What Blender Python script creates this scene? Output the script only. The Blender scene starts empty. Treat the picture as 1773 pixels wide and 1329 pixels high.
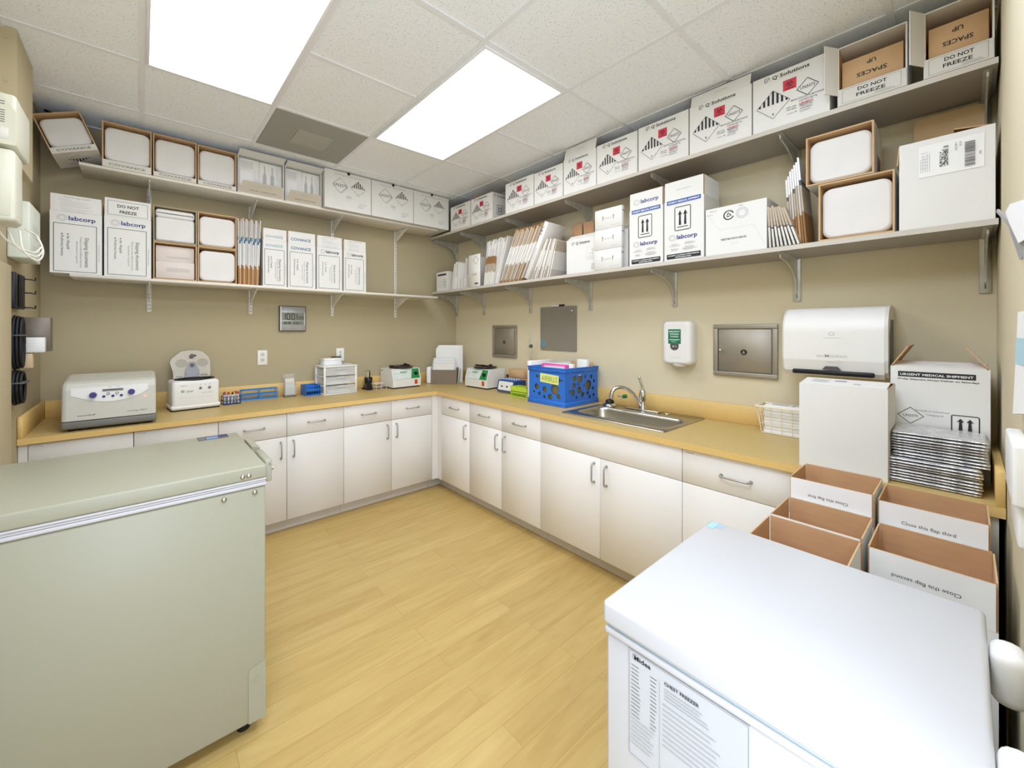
import bpy, bmesh, math, random
from mathutils import Vector, Matrix
random.seed(7)
C = bpy.context.scene.collection
PI = math.pi
WX = 0.05            # right wall plane
YN = -3.795          # near wall plane
XL = -3.178          # left wall plane
H = 2.7906           # ceiling
HC = 0.894           # worktop height

# ------------------------------------------------------------------ materials
def lin(c):
    return tuple(((v/255)/12.92 if v/255 <= .04045 else ((v/255+.055)/1.055)**2.4) for v in c)
MATS = {}
def mat(name, rgb=(200,200,200), rough=.55, metal=0., var=.04, scale=6., bump=0., bscale=200., spec=.4, trans=0., alpha=1., emit=0., stretch=None, coat=0.):
    if name in MATS: return MATS[name]
    m = bpy.data.materials.new(name); m.use_nodes = True
    nt = m.node_tree; b = nt.nodes['Principled BSDF']
    b.inputs['Roughness'].default_value = rough; b.inputs['Metallic'].default_value = metal
    b.inputs['Specular IOR Level'].default_value = spec
    if trans: b.inputs['Transmission Weight'].default_value = trans
    if alpha < 1: b.inputs['Alpha'].default_value = alpha
    if coat: b.inputs['Coat Weight'].default_value = coat
    l = lin(rgb)
    if emit:
        b.inputs['Emission Color'].default_value = (*l, 1); b.inputs['Emission Strength'].default_value = emit
    b.inputs['Base Color'].default_value = (*l, 1)
    if var or bump:
        tc = nt.nodes.new('ShaderNodeTexCoord'); mp = nt.nodes.new('ShaderNodeMapping')
        nt.links.new(tc.outputs['Object'], mp.inputs['Vector'])
        if stretch: mp.inputs['Scale'].default_value = stretch
        if var:
            n = nt.nodes.new('ShaderNodeTexNoise'); n.inputs['Scale'].default_value = scale; n.inputs['Detail'].default_value = 3
            nt.links.new(mp.outputs[0], n.inputs['Vector'])
            r = nt.nodes.new('ShaderNodeValToRGB')
            r.color_ramp.elements[0].position = .3; r.color_ramp.elements[1].position = .7
            r.color_ramp.elements[0].color = (*[v*(1-var) for v in l], 1); r.color_ramp.elements[1].color = (*[min(1, v*(1+var)) for v in l], 1)
            nt.links.new(n.outputs['Fac'], r.inputs['Fac']); nt.links.new(r.outputs['Color'], b.inputs['Base Color'])
        if bump:
            n2 = nt.nodes.new('ShaderNodeTexNoise'); n2.inputs['Scale'].default_value = bscale
            nt.links.new(mp.outputs[0], n2.inputs['Vector'])
            bp = nt.nodes.new('ShaderNodeBump'); bp.inputs['Strength'].default_value = bump; bp.inputs['Distance'].default_value = .004
            nt.links.new(n2.outputs['Fac'], bp.inputs['Height']); nt.links.new(bp.outputs['Normal'], b.inputs['Normal'])
    MATS[name] = m
    return m

def floor_mat():
    m = bpy.data.materials.new('maple_planks'); m.use_nodes = True
    nt = m.node_tree; N = nt.nodes.new; L = nt.links.new; b = nt.nodes['Principled BSDF']
    tc = N('ShaderNodeTexCoord'); br = N('ShaderNodeTexBrick'); br.offset = .37; br.offset_frequency = 2
    br.inputs['Scale'].default_value = 1; br.inputs['Brick Width'].default_value = 1.22; br.inputs['Row Height'].default_value = .105
    br.inputs['Mortar Size'].default_value = .0011; br.inputs['Mortar Smooth'].default_value = .6; br.inputs['Bias'].default_value = 0
    br.inputs['Color1'].default_value = (0,0,0,1); br.inputs['Color2'].default_value = (1,1,1,1); br.inputs['Mortar'].default_value = (.5,.5,.5,1)
    L(tc.outputs['Object'], br.inputs['Vector'])
    mp = N('ShaderNodeMapping'); mp.inputs['Scale'].default_value = (1.2, 9, 1); L(tc.outputs['Object'], mp.inputs['Vector'])
    # shift the grain from plank to plank
    ad = N('ShaderNodeVectorMath'); ad.operation = 'ADD'; L(mp.outputs[0], ad.inputs[0])
    sc = N('ShaderNodeVectorMath'); sc.operation = 'SCALE'; sc.inputs['Scale'].default_value = 7; L(br.outputs['Color'], sc.inputs[0]); L(sc.outputs[0], ad.inputs[1])
    n = N('ShaderNodeTexNoise'); n.inputs['Scale'].default_value = 2.2; n.inputs['Detail'].default_value = 6; n.inputs['Distortion'].default_value = 1.1; L(ad.outputs[0], n.inputs['Vector'])
    r = N('ShaderNodeValToRGB'); e = r.color_ramp.elements
    e[0].position = .3; e[0].color = (*lin((192,162,98)), 1); e[1].position = .75; e[1].color = (*lin((208,181,118)), 1)
    L(n.outputs['Fac'], r.inputs['Fac'])
    mx = N('ShaderNodeMix'); mx.data_type = 'RGBA'; mx.blend_type = 'MULTIPLY'; mx.inputs['Factor'].default_value = 1
    r2 = N('ShaderNodeValToRGB'); r2.color_ramp.elements[0].color = (.9,.88,.84,1); r2.color_ramp.elements[1].color = (1,1,1,1); L(br.outputs['Color'], r2.inputs['Fac'])
    L(r.outputs['Color'], mx.inputs['A']); L(r2.outputs['Color'], mx.inputs['B'])
    mx2 = N('ShaderNodeMix'); mx2.data_type = 'RGBA'; L(br.outputs['Fac'], mx2.inputs['Factor']); L(mx.outputs['Result'], mx2.inputs['A']); mx2.inputs['B'].default_value = (*lin((170,138,80)), 1)
    L(mx2.outputs['Result'], b.inputs['Base Color']); b.inputs['Roughness'].default_value = .38; b.inputs['Specular IOR Level'].default_value = .35
    return m

def tile_mat():
    m = bpy.data.materials.new('mineral_fibre_tile'); m.use_nodes = True
    nt = m.node_tree; N = nt.nodes.new; L = nt.links.new; b = nt.nodes['Principled BSDF']
    tc = N('ShaderNodeTexCoord'); n = N('ShaderNodeTexNoise'); n.inputs['Scale'].default_value = 130; n.inputs['Detail'].default_value = 4; L(tc.outputs['Object'], n.inputs['Vector'])
    r = N('ShaderNodeValToRGB'); e = r.color_ramp.elements; e[0].position = .33; e[0].color = (*lin((210,216,228)), 1); e[1].position = .42; e[1].color = (*lin((246,250,255)), 1)
    L(n.outputs['Fac'], r.inputs['Fac']); L(r.outputs['Color'], b.inputs['Base Color']); b.inputs['Roughness'].default_value = .95
    bp = N('ShaderNodeBump'); bp.inputs['Strength'].default_value = .25; bp.inputs['Distance'].default_value = .003; L(n.outputs['Fac'], bp.inputs['Height']); L(bp.outputs['Normal'], b.inputs['Normal'])
    return m

def perf_mat():
    m = bpy.data.materials.new('perforated_metal'); m.use_nodes = True
    nt = m.node_tree; N = nt.nodes.new; L = nt.links.new; b = nt.nodes['Principled BSDF']
    tc = N('ShaderNodeTexCoord'); v = N('ShaderNodeTexVoronoi'); v.inputs['Scale'].default_value = 110; v.inputs['Randomness'].default_value = 0; L(tc.outputs['Object'], v.inputs['Vector'])
    r = N('ShaderNodeValToRGB'); e = r.color_ramp.elements; e[0].position = .30; e[0].color = (*lin((60,60,57)), 1); e[1].position = .44; e[1].color = (*lin((160,160,153)), 1)
    L(v.outputs['Distance'], r.inputs['Fac']); L(r.outputs['Color'], b.inputs['Base Color']); b.inputs['Roughness'].default_value = .6
    return m

FLOOR = floor_mat(); TILE = tile_mat(); PERF = perf_mat()
WALL = mat('beige_wall_paint', (180,168,136), .85, var=.025, scale=1.5, bump=.08, bscale=350)
WALLR = mat('beige_wall_paint_lit', (218,207,176), .85, var=.025, scale=1.5, bump=.08, bscale=350)  # same wall paint with the right side's stronger light put into its colour
WALL2 = mat('beige_trim_paint', (196,183,150), .7, var=.02)
GRID = mat('ceiling_grid_white', (236,238,242), .6, var=.02)
LAM = mat('maple_laminate_top', (200,174,113), .42, var=.03, scale=40, stretch=(1,1,1))
LAME = mat('maple_laminate_edge', (224,190,120), .45, var=.04, scale=9, stretch=(1,6,30))
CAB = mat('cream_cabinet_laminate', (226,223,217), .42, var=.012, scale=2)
CABG = mat('cabinet_gap_shadow', (92,84,72), .8, var=.05)
TOE = mat('toe_kick_grey', (206,199,187), .6, var=.04)
STEEL = mat('brushed_nickel', (178,175,168), .38, .6, var=.05, scale=30)
STAIN = mat('stainless_steel', (178,174,164), .3, 1., var=.05, scale=14, stretch=(1,1,18))
STAIN2 = mat('stainless_panel', (170,163,148), .5, .7, var=.05, scale=10, stretch=(1,1,22))
CHROME = mat('chrome', (215,215,212), .1, 1., var=.02)
GALV = mat('galvanised_steel', (204,204,196), .36, .55, var=.1, scale=22)
SHW = mat('white_shelf_board', (232,228,216), .5, var=.015)
SHWM = mat('white_painted_metal', (228,226,218), .45, var=.015)
SHG = mat('grey_shelf_board', (158,151,141), .5, var=.03)
SHGE = mat('grey_shelf_edge', (200,194,182), .5, var=.03)
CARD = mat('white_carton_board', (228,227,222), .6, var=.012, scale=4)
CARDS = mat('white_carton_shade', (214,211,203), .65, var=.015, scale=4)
KRAFT = mat('kraft_cardboard', (204,162,120), .8, var=.06, scale=9, stretch=(1,1,6))
KRAFTL = mat('light_kraft', (206,170,126), .8, var=.06, scale=9)
KRAFTG = mat('grey_kraft_flutes', (188,174,154), .8, var=.1, scale=60)
FOAM = mat('white_foam', (226,224,220), .75, var=.02, scale=12, bump=.12, bscale=120)
INK = mat('black_ink', (40,40,42), .6, var=.05)
GINK = mat('grey_ink', (150,150,152), .6, var=.05)
LINK = mat('light_grey_ink', (192,191,189), .6, var=.05)
BINK = mat('navy_ink', (52,62,128), .6, var=.05)
BAND = mat('blue_band_ink', (58,92,160), .6, var=.04)
COVB = mat('steel_blue_ink', (62,108,146), .6, var=.05)
COVL = mat('pale_blue_ink', (140,170,186), .6, var=.05)
RINK = mat('red_ink', (206,58,76), .6, var=.04)
WINK = mat('white_ink', (242,242,240), .6, var=.01)
BLACK = mat('black_plastic', (26,26,28), .4, var=.1)
DGREY = mat('dark_grey_plastic', (86,84,82), .5, var=.06)
MGREY = mat('mid_grey_plastic', (122,121,116), .5, var=.05)
IVORY = mat('ivory_plastic', (216,216,198), .42, var=.015)
WPL = mat('white_plastic', (234,233,228), .35, var=.012)
WPL2 = mat('off_white_plastic', (214,212,202), .4, var=.012)
FRZ = mat('grey_green_enamel', (164,163,143), .38, var=.02, scale=1.2)
CABR = mat('cream_cabinet_laminate_lit', (243,241,238), .42, var=.012, scale=2)  # cabinet cream lightened to make up for dim light on the right run
CARDB = mat('white_carton_board_lit', (246,246,245), .6, var=.01, scale=4)  # carton white lightened where the open cartons' fronts get little light
FRW = mat('white_enamel', (194,194,194), .3, var=.01)
GASK = mat('grey_gasket', (196,195,196), .5, var=.03)
RUB = mat('black_rubber', (22,22,22), .7, var=.1)
BLUE = mat('blue_plastic', (44,112,206), .4, var=.04)
BLUED = mat('dark_blue_plastic', (36,72,132), .4, var=.04)
SKYB = mat('sky_blue_plastic', (70,148,204), .35, var=.04)
PURP = mat('indigo_plastic', (66,58,128), .4, var=.05)
LIME = mat('lime_plastic', (186,218,66), .45, var=.04)
GREEN = mat('green_panel', (22,142,66), .5, var=.03)
DGREEN = mat('dark_green_label', (24,116,74), .5, var=.03)
ORANGE = mat('orange_sticker', (236,110,44), .5, var=.03)
YEL = mat('yellow_green_tape', (222,232,140), .6, var=.04)
PINK = mat('pink_folder', (238,96,176), .5, var=.03)
REDP = mat('red_plastic', (196,48,58), .4, var=.05)
YCAP = mat('yellow_plastic', (226,190,60), .4, var=.05)
LCD = mat('lcd_grey_green', (142,146,132), .35, var=.02)
SILV = mat('silver_plastic', (182,184,186), .35, .4, var=.03)
TAUPE = mat('taupe_card', (134,120,102), .7, var=.03)
PAPER = mat('white_paper', (240,240,238), .7, var=.01)
PAPG = mat('grey_paper', (206,206,204), .7, var=.02)
FOIL = mat('silver_foil', (236,237,238), .3, .72, var=.2, scale=60, bump=.9, bscale=110)
CLEAR = mat('clear_acrylic', (232,234,232), .08, var=0, alpha=.22)
FROST = mat('frosted_drawer', (244,245,243), .3, var=.02, alpha=.34)
WBRD = mat('grey_glass_board', (136,130,116), .25, var=.02, coat=.5)
CREAMW = mat('cream_wire_coating', (240,232,208), .45, var=.02)
LIGHT = mat('lit_diffuser', (255,253,250), .6, var=0, emit=4.5)

# ------------------------------------------------------------------ mesh builder
class MB:
    def __init__(s): s.v = []; s.f = []; s.m = []; s.sm = []; s.mats = []
    def mi(s, m):
        if m not in s.mats: s.mats.append(m)
        return s.mats.index(m)
    def add(s, vs, fs, m, smooth=False, M=None):
        b = len(s.v); i = s.mi(m)
        s.v += [tuple(M @ Vector(p)) for p in vs] if M is not None else [tuple(p) for p in vs]
        for f in fs: s.f.append(tuple(b+k for k in f)); s.m.append(i); s.sm.append(smooth)
        return s
    def box(s, x0, y0, z0, x1, y1, z1, m, b=0., seg=2, M=None):
        x0, x1 = min(x0,x1), max(x0,x1); y0, y1 = min(y0,y1), max(y0,y1); z0, z1 = min(z0,z1), max(z0,z1)
        if not b:
            vs = [(x0,y0,z0),(x1,y0,z0),(x1,y1,z0),(x0,y1,z0),(x0,y0,z1),(x1,y0,z1),(x1,y1,z1),(x0,y1,z1)]
            return s.add(vs, [(0,3,2,1),(4,5,6,7),(0,1,5,4),(1,2,6,5),(2,3,7,6),(3,0,4,7)], m, M=M)
        bm = bmesh.new(); bmesh.ops.create_cube(bm, size=1)
        for v in bm.verts: v.co = Vector(((x0+x1)/2+v.co.x*(x1-x0), (y0+y1)/2+v.co.y*(y1-y0), (z0+z1)/2+v.co.z*(z1-z0)))
        bmesh.ops.bevel(bm, geom=list(bm.edges), offset=min(b, (x1-x0)*.49, (y1-y0)*.49, (z1-z0)*.49), segments=seg, profile=.5, affect='EDGES')
        s.bm(bm, m, True, M); return s
    def bm(s, bm, m, smooth=False, M=None):
        bm.verts.index_update()
        s.add([v.co.copy() for v in bm.verts], [[v.index for v in f.verts] for f in bm.faces], m, smooth, M); bm.free()
    def cyl(s, p, q, r, m, r1=None, n=16, caps=True, smooth=True):
        p = Vector(p); q = Vector(q); r1 = r if r1 is None else r1
        a = (q-p).normalized(); u = a.orthogonal().normalized(); w = a.cross(u)
        vs = []
        for c, rr in ((p, r), (q, r1)):
            vs += [c + (u*math.cos(2*PI*k/n) + w*math.sin(2*PI*k/n))*rr for k in range(n)]
        s.add(vs, [(k, (k+1)%n, n+(k+1)%n, n+k) for k in range(n)], m, smooth)
        if caps: s.add(vs, [tuple(range(n))[::-1], tuple(range(n, 2*n))], m)
        return s
    def tube(s, pts, r, m, n=8, closed=False):
        P = [Vector(p) for p in pts]; k = len(P); vs = []; u = None
        for i, p in enumerate(P):
            if closed: t = P[(i+1)%k]-P[i-1]
            else: t = P[min(i+1,k-1)]-P[max(i-1,0)]
            t.normalize()
            u = t.orthogonal().normalized() if u is None else (u - t*u.dot(t)).normalized()
            w = t.cross(u)
            vs += [p+(u*math.cos(2*PI*j/n)+w*math.sin(2*PI*j/n))*r for j in range(n)]
        fs = [(i*n+j, i*n+(j+1)%n, ((i+1)%k)*n+(j+1)%n, ((i+1)%k)*n+j) for i in range(k if closed else k-1) for j in range(n)]
        s.add(vs, fs, m, True)
        if not closed: s.add(vs, [tuple(range(n))[::-1], tuple(range((k-1)*n, k*n))], m)
        return s
    def prism(s, poly, o, u, v, w, d0, d1, m, smooth=False, caps=True):
        """2-D polygon in the u,v plane at o, pushed along w from d0 to d1"""
        o, u, v, w = (Vector(t) for t in (o, u, v, w)); n = len(poly)
        vs = [o+u*a+v*b+w*d for d in (d0, d1) for a, b in poly]
        s.add(vs, [(k, (k+1)%n, n+(k+1)%n, n+k) for k in range(n)], m, smooth)
        if caps: s.add(vs, [tuple(range(n))[::-1], tuple(range(n, 2*n))], m)
        return s
    def lathe(s, prof, o, m, n=24, smooth=True):
        o = Vector(o); k = len(prof); vs = [o+Vector((r*math.cos(2*PI*j/n), r*math.sin(2*PI*j/n), z)) for r, z in prof for j in range(n)]
        s.add(vs, [(i*n+j, i*n+(j+1)%n, (i+1)*n+(j+1)%n, (i+1)*n+j) for i in range(k-1) for j in range(n)], m, smooth)
        return s
    def sphere(s, c, r, m, sc=(1,1,1), n=12):
        bm = bmesh.new(); bmesh.ops.create_uvsphere(bm, u_segments=n, v_segments=max(6, n//2+2), radius=r)
        for v in bm.verts: v.co = Vector((c[0]+v.co.x*sc[0], c[1]+v.co.y*sc[1], c[2]+v.co.z*sc[2]))
        s.bm(bm, m, True); return s
    def build(s, name, parent=None, loc=None, rot=None, fix=True):
        me = bpy.data.meshes.new(name); me.from_pydata(s.v, [], s.f)
        for m in s.mats: me.materials.append(m)
        me.polygons.foreach_set('material_index', s.m); me.polygons.foreach_set('use_smooth', s.sm); me.update()
        if fix:
            bm = bmesh.new(); bm.from_mesh(me); bmesh.ops.recalc_face_normals(bm, faces=bm.faces); bm.to_mesh(me); bm.free()
        o = bpy.data.objects.new(name, me); C.objects.link(o)
        if parent is not None: o.parent = parent
        if loc is not None: o.location = loc
        if rot is not None: o.rotation_euler = rot
        return o

def rrect(w, h, r, n=5, x0=0., y0=0.):
    """rounded rectangle polygon with lower-left corner x0,y0"""
    out = []
    for cx, cy, a in ((w-r, r, -90), (w-r, h-r, 0), (r, h-r, 90), (r, r, 180)):
        for k in range(n+1):
            t = math.radians(a+90*k/n); out.append((x0+cx+r*math.cos(t), y0+cy+r*math.sin(t)))
    return out

_TX = {}
def text_geo(s, bold):
    if (s, bold) in _TX: return _TX[(s, bold)]
    cu = bpy.data.curves.new('t', 'FONT'); cu.body = s; cu.size = 1; cu.resolution_u = 2
    if bold: cu.offset = .022
    ob = bpy.data.objects.new('t', cu); C.objects.link(ob)
    dg = bpy.context.evaluated_depsgraph_get(); ev = ob.evaluated_get(dg); me = ev.to_mesh()
    vs = [(v.co.x, v.co.y) for v in me.vertices]; fs = [tuple(p.vertices) for p in me.polygons]
    ev.to_mesh_clear(); bpy.data.objects.remove(ob); bpy.data.curves.remove(cu)
    xs = [v[0] for v in vs] or [0]
    _TX[(s, bold)] = (vs, fs, min(xs), max(xs)); return _TX[(s, bold)]

def curve(pts, n=6):
    """smooth path through the points (Catmull-Rom)"""
    P = [Vector(p) for p in pts]; P = [P[0]*2-P[1]]+P+[P[-1]*2-P[-2]]; out = []
    for i in range(1, len(P)-2):
        for k in range(n):
            t = k/n; a, b, c, d = P[i-1:i+3]
            out.append(.5*((2*b)+(c-a)*t+(2*a-5*b+4*c-d)*t*t+(3*b-a-3*c+d)*t**3))
    return out+[P[-2]]

class Ink:
    """draws flat print on a panel: o = lower-left corner, u = right, v = up, n = outward"""
    def __init__(s, mb, o, u=(1,0,0), v=(0,0,1), n=(0,-1,0)):
        s.mb = mb; s.o, s.u, s.v, s.n = (Vector(t) for t in (o, u, v, n)); s.k = 0
    def pt(s, a, b): return s.o+s.u*a+s.v*b+s.n*(.0004+s.k*.00004)
    def poly(s, pts, m): s.k += 1; s.mb.add([s.pt(*p) for p in pts], [tuple(range(len(pts)))], m)
    def rect(s, x0, y0, x1, y1, m): s.poly([(x0,y0),(x1,y0),(x1,y1),(x0,y1)], m)
    def line(s, p, q, t, m):
        d = Vector((q[0]-p[0], q[1]-p[1])); d.normalize(); e = (-d.y*t/2, d.x*t/2)
        s.poly([(p[0]+e[0],p[1]+e[1]),(q[0]+e[0],q[1]+e[1]),(q[0]-e[0],q[1]-e[1]),(p[0]-e[0],p[1]-e[1])], m)
    def loop(s, pts, t, m):
        for i in range(len(pts)): s.line(pts[i], pts[(i+1)%len(pts)], t, m)
    def frame(s, x0, y0, x1, y1, t, m): s.loop([(x0,y0),(x1,y0),(x1,y1),(x0,y1)], t, m)
    def ring(s, cx, cy, r, t, m, a0=0, a1=360, n=24, ey=1.):
        s.k += 1
        for i in range(n):
            A = math.radians(a0+(a1-a0)*i/n); B = math.radians(a0+(a1-a0)*(i+1)/n)
            s.mb.add([s.pt(cx+r*math.cos(A), cy+ey*r*math.sin(A)), s.pt(cx+r*math.cos(B), cy+ey*r*math.sin(B)), s.pt(cx+(r-t)*math.cos(B), cy+ey*(r-t)*math.sin(B)), s.pt(cx+(r-t)*math.cos(A), cy+ey*(r-t)*math.sin(A))], [(0,1,2,3)], m)
    def disc(s, cx, cy, r, m, n=20, ey=1.): s.poly([(cx+r*math.cos(2*PI*i/n), cy+ey*r*math.sin(2*PI*i/n)) for i in range(n)], m)
    def text(s, x, y, t, size, m, al='l', rot=0, bold=False, fit=None, sx=1.):
        vs, fs, a, b = text_geo(t, bold); s.k += 1
        w = b-a; kx = size*sx
        if fit: kx = fit/w
        off = {'l': a, 'c': (a+b)/2, 'r': b}[al]; cr, sr = math.cos(math.radians(rot)), math.sin(math.radians(rot))
        out = []
        for px, py in vs:
            X = (px-off)*kx; Y = py*size; out.append(s.pt(x+X*cr-Y*sr, y+X*sr+Y*cr))
        s.mb.add(out, fs, m)
    def lines(s, x, y, w, n, dy, m, t=.0018, jit=.25):
        rr = random.Random(int(x*1e4)+int(y*1e4)+n)
        for i in range(n): s.rect(x, y-i*dy, x+w*(1-jit*rr.random()), y-i*dy+t, m)
    def biohazard(s, cx, cy, r, m):
        for k in range(3):
            A = math.radians(90+120*k); s.ring(cx+.5*r*math.cos(A), cy+.5*r*math.sin(A), .5*r, .16*r, m, 90+120*k+40, 90+120*k+320, 14)
        s.ring(cx, cy, .62*r, .1*r, m, n=18); s.disc(cx, cy, .16*r, m, 10)
    def hazard9(s, cx, cy, r, m):
        T = (cx, cy+r); R = (cx+r, cy); B = (cx, cy-r); Lf = (cx-r, cy)
        s.loop([T, R, B, Lf], r*.025, m)
        w = r*.13
        for k in range(-3, 4):
            x = k*r*.27; x0, x1 = x-w/2, x+w/2; f = lambda q: cy+r-abs(q)
            pts = [(cx+x0, cy+.02*r), (cx+x1, cy+.02*r), (cx+x1, f(x1))] + ([(cx, cy+r)] if k == 0 else []) + [(cx+x0, f(x0))]
            if k == 0 or abs(k) <= 3: s.poly(pts, m)
        s.text(cx, cy-.8*r, '9', r*.28, m, 'c')
    def arrows(s, x0, y0, x1, y1, m, t=.003):
        s.loop(rrect(x1-x0, y1-y0, t*1.6, 3, x0, y0), t, m); w = x1-x0; h = y1-y0
        for k in (.33, .67):
            c = x0+w*k; s.poly([(c-w*.075,y0+h*.22),(c+w*.075,y0+h*.22),(c+w*.05,y0+h*.68),(c-w*.05,y0+h*.68)], m)
            s.poly([(c-w*.13,y0+h*.66),(c+w*.13,y0+h*.66),(c,y0+h*.84)], m)
        s.rect(x0+w*.16, y0+h*.12, x1-w*.16, y0+h*.15, m)

# ------------------------------------------------------------------ things
def tag(o, label, cat, group=None, kind=None):
    o['label'] = label; o['category'] = cat
    if group: o['group'] = group
    if kind: o['kind'] = kind
    return o
def thing(name, label, cat, loc=(0,0,0), rz=0., group=None):
    o = bpy.data.objects.new(name, None); o.empty_display_size = .05; C.objects.link(o)
    o.location = loc; o.rotation_euler = (0,0,rz); return tag(o, label, cat, group)
def onback(name, label, cat, x, front, z, group=None, yaw=0.):
    return thing(name, label, cat, (x, front, z), yaw, group)
def onright(name, label, cat, s, front, z, group=None, yaw=0.):
    return thing(name, label, cat, (front, -s, z), -PI/2+yaw, group)
def struct(name, mb, parent=None):
    o = mb.build(name, parent)
    if parent is None: o['kind'] = 'structure'
    return o
def dup(root, loc, rz, label, group=None):
    r = root.copy(); C.objects.link(r); r.location = loc; r.rotation_euler = (0,0,rz); r['label'] = label
    if group: r['group'] = group
    for ch in list(root.children):
        c = ch.copy(); C.objects.link(c); c.parent = r
        for g in list(ch.children):
            d = g.copy(); C.objects.link(d); d.parent = c
    return r
# ================================================================== SETTING
b = MB(); b.box(XL-.1, YN-1.2, -.1, WX+.1, .1, 0, FLOOR); struct('floor', b)
b = MB(); b.box(XL-.1, 0, 0, WX+.1, .1, H+.1, WALL); struct('wall_back', b)
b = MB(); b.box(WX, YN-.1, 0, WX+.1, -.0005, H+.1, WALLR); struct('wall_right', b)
b = MB(); b.box(XL-.1, YN-.1, 0, XL, -.0005, H+.1, WALL); struct('wall_left', b)
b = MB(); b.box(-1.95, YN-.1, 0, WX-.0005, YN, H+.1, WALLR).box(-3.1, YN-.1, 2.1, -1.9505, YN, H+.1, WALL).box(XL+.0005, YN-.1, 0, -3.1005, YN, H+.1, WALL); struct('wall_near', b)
b = MB(); b.box(XL, -1.0, 2.2, XL+.06, -.66, H-.002, WALL2)
for z in (2.3, 2.55, 2.74): b.cyl((XL+.03, -1.0, z), (XL+.03, -1.004, z), .006, WALL2, n=10)
struct('trim_1', b)
b = MB(); b.box(XL, -1.25, 0, XL+.018, -.84, 1.75, WALL2, .004); struct('trim_2', b)
GX, GY, T = -.2497, -.4587, .6096
b = MB()
b.add([(XL-.1,YN-.1,H),(WX+.1,YN-.1,H),(WX+.1,.1,H),(XL-.1,.1,H)], [(0,1,2,3)], TILE)
b.box(XL-.1, YN-.1, H+.004, WX+.1, .1, H+.1, TILE)
ceil = struct('ceiling', b)
def skipcross(a, c):   # no cross tee through the middle of a 2x4 light
    return a in (1, 3) and c == 2
b = MB(); z0, z1 = H-.006, H-.0005
for k in range(-0, 6):
    x = GX-T*k; 
    if x > XL: b.box(x-.012, YN, z0, x+.012, 0, z1, GRID)
for j in range(0, 6):
    y = GY-T*j
    if y < YN: continue
    xs = [WX-.001]+[GX-T*k for k in range(0, 6) if GX-T*k > XL]+[XL]
    for k in range(len(xs)-1):
        if skipcross(k-1, j) : continue
        b.box(xs[k+1]+.0121, y-.012, z0, xs[k]-.0121, y+.012, z1, GRID)
b.box(XL+.001, -.022, z0-.002, WX-.001, -.001, z1, GRID).box(WX-.022, YN, z0-.002, WX-.001, -.023, z1, GRID).box(XL+.001, YN, z0-.002, XL+.02, -.023, z1, GRID)
b.build('ceiling_grid', ceil)

def ceiling_light(a, label):
    x1, x0 = GX-T*a-.014, GX-T*(a+1)+.014; y1, y0 = GY-T-.014, GY-3*T+.014
    t = thing('ceiling_light', label, 'ceiling light', ((x0+x1)/2, (y0+y1)/2, H-.02), group='recessed ceiling lights')
    hx, hy = (x1-x0)/2, (y1-y0)/2
    f = MB(); w = .014
    f.box(-hx, -hy, .003, hx, -hy+w, .0185, GRID, .002).box(-hx, hy-w, .003, hx, hy, .0185, GRID, .002).box(-hx, -hy+w, .003, -hx+w, hy-w, .0185, GRID, .002).box(hx-w, -hy+w, .003, hx, hy-w, .0185, GRID, .002)
    f.build('frame', t)
    d = MB(); d.box(-hx+w, -hy+w, .010, hx-w, hy-w, .015, LIGHT); d.build('diffuser', t)
ceiling_light(1, 'lit ceiling light panel in the middle of the tiled ceiling, fully in view')
ceiling_light(3, 'lit ceiling light panel farther from the right wall, cut off by the frame')
x0, x1, y0, y1 = GX-3*T+.014, GX-2*T-.014, GY-T+.014, GY-.014
t = thing('air_vent', 'dark perforated square ceiling vent with a small plaque in its centre', 'vent', ((x0+x1)/2, (y0+y1)/2, H-.012))
hx = (x1-x0)/2
b = MB(); b.box(-hx, -hx, .004, hx, hx, .0105, PERF); b.build('perforated_face', t)
b = MB(); b.box(-.115, -.115, -.001, .115, .115, .0035, mat('vent_plaque', (176,174,166), .6, var=.03)); b.build('centre_plate', t)

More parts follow.
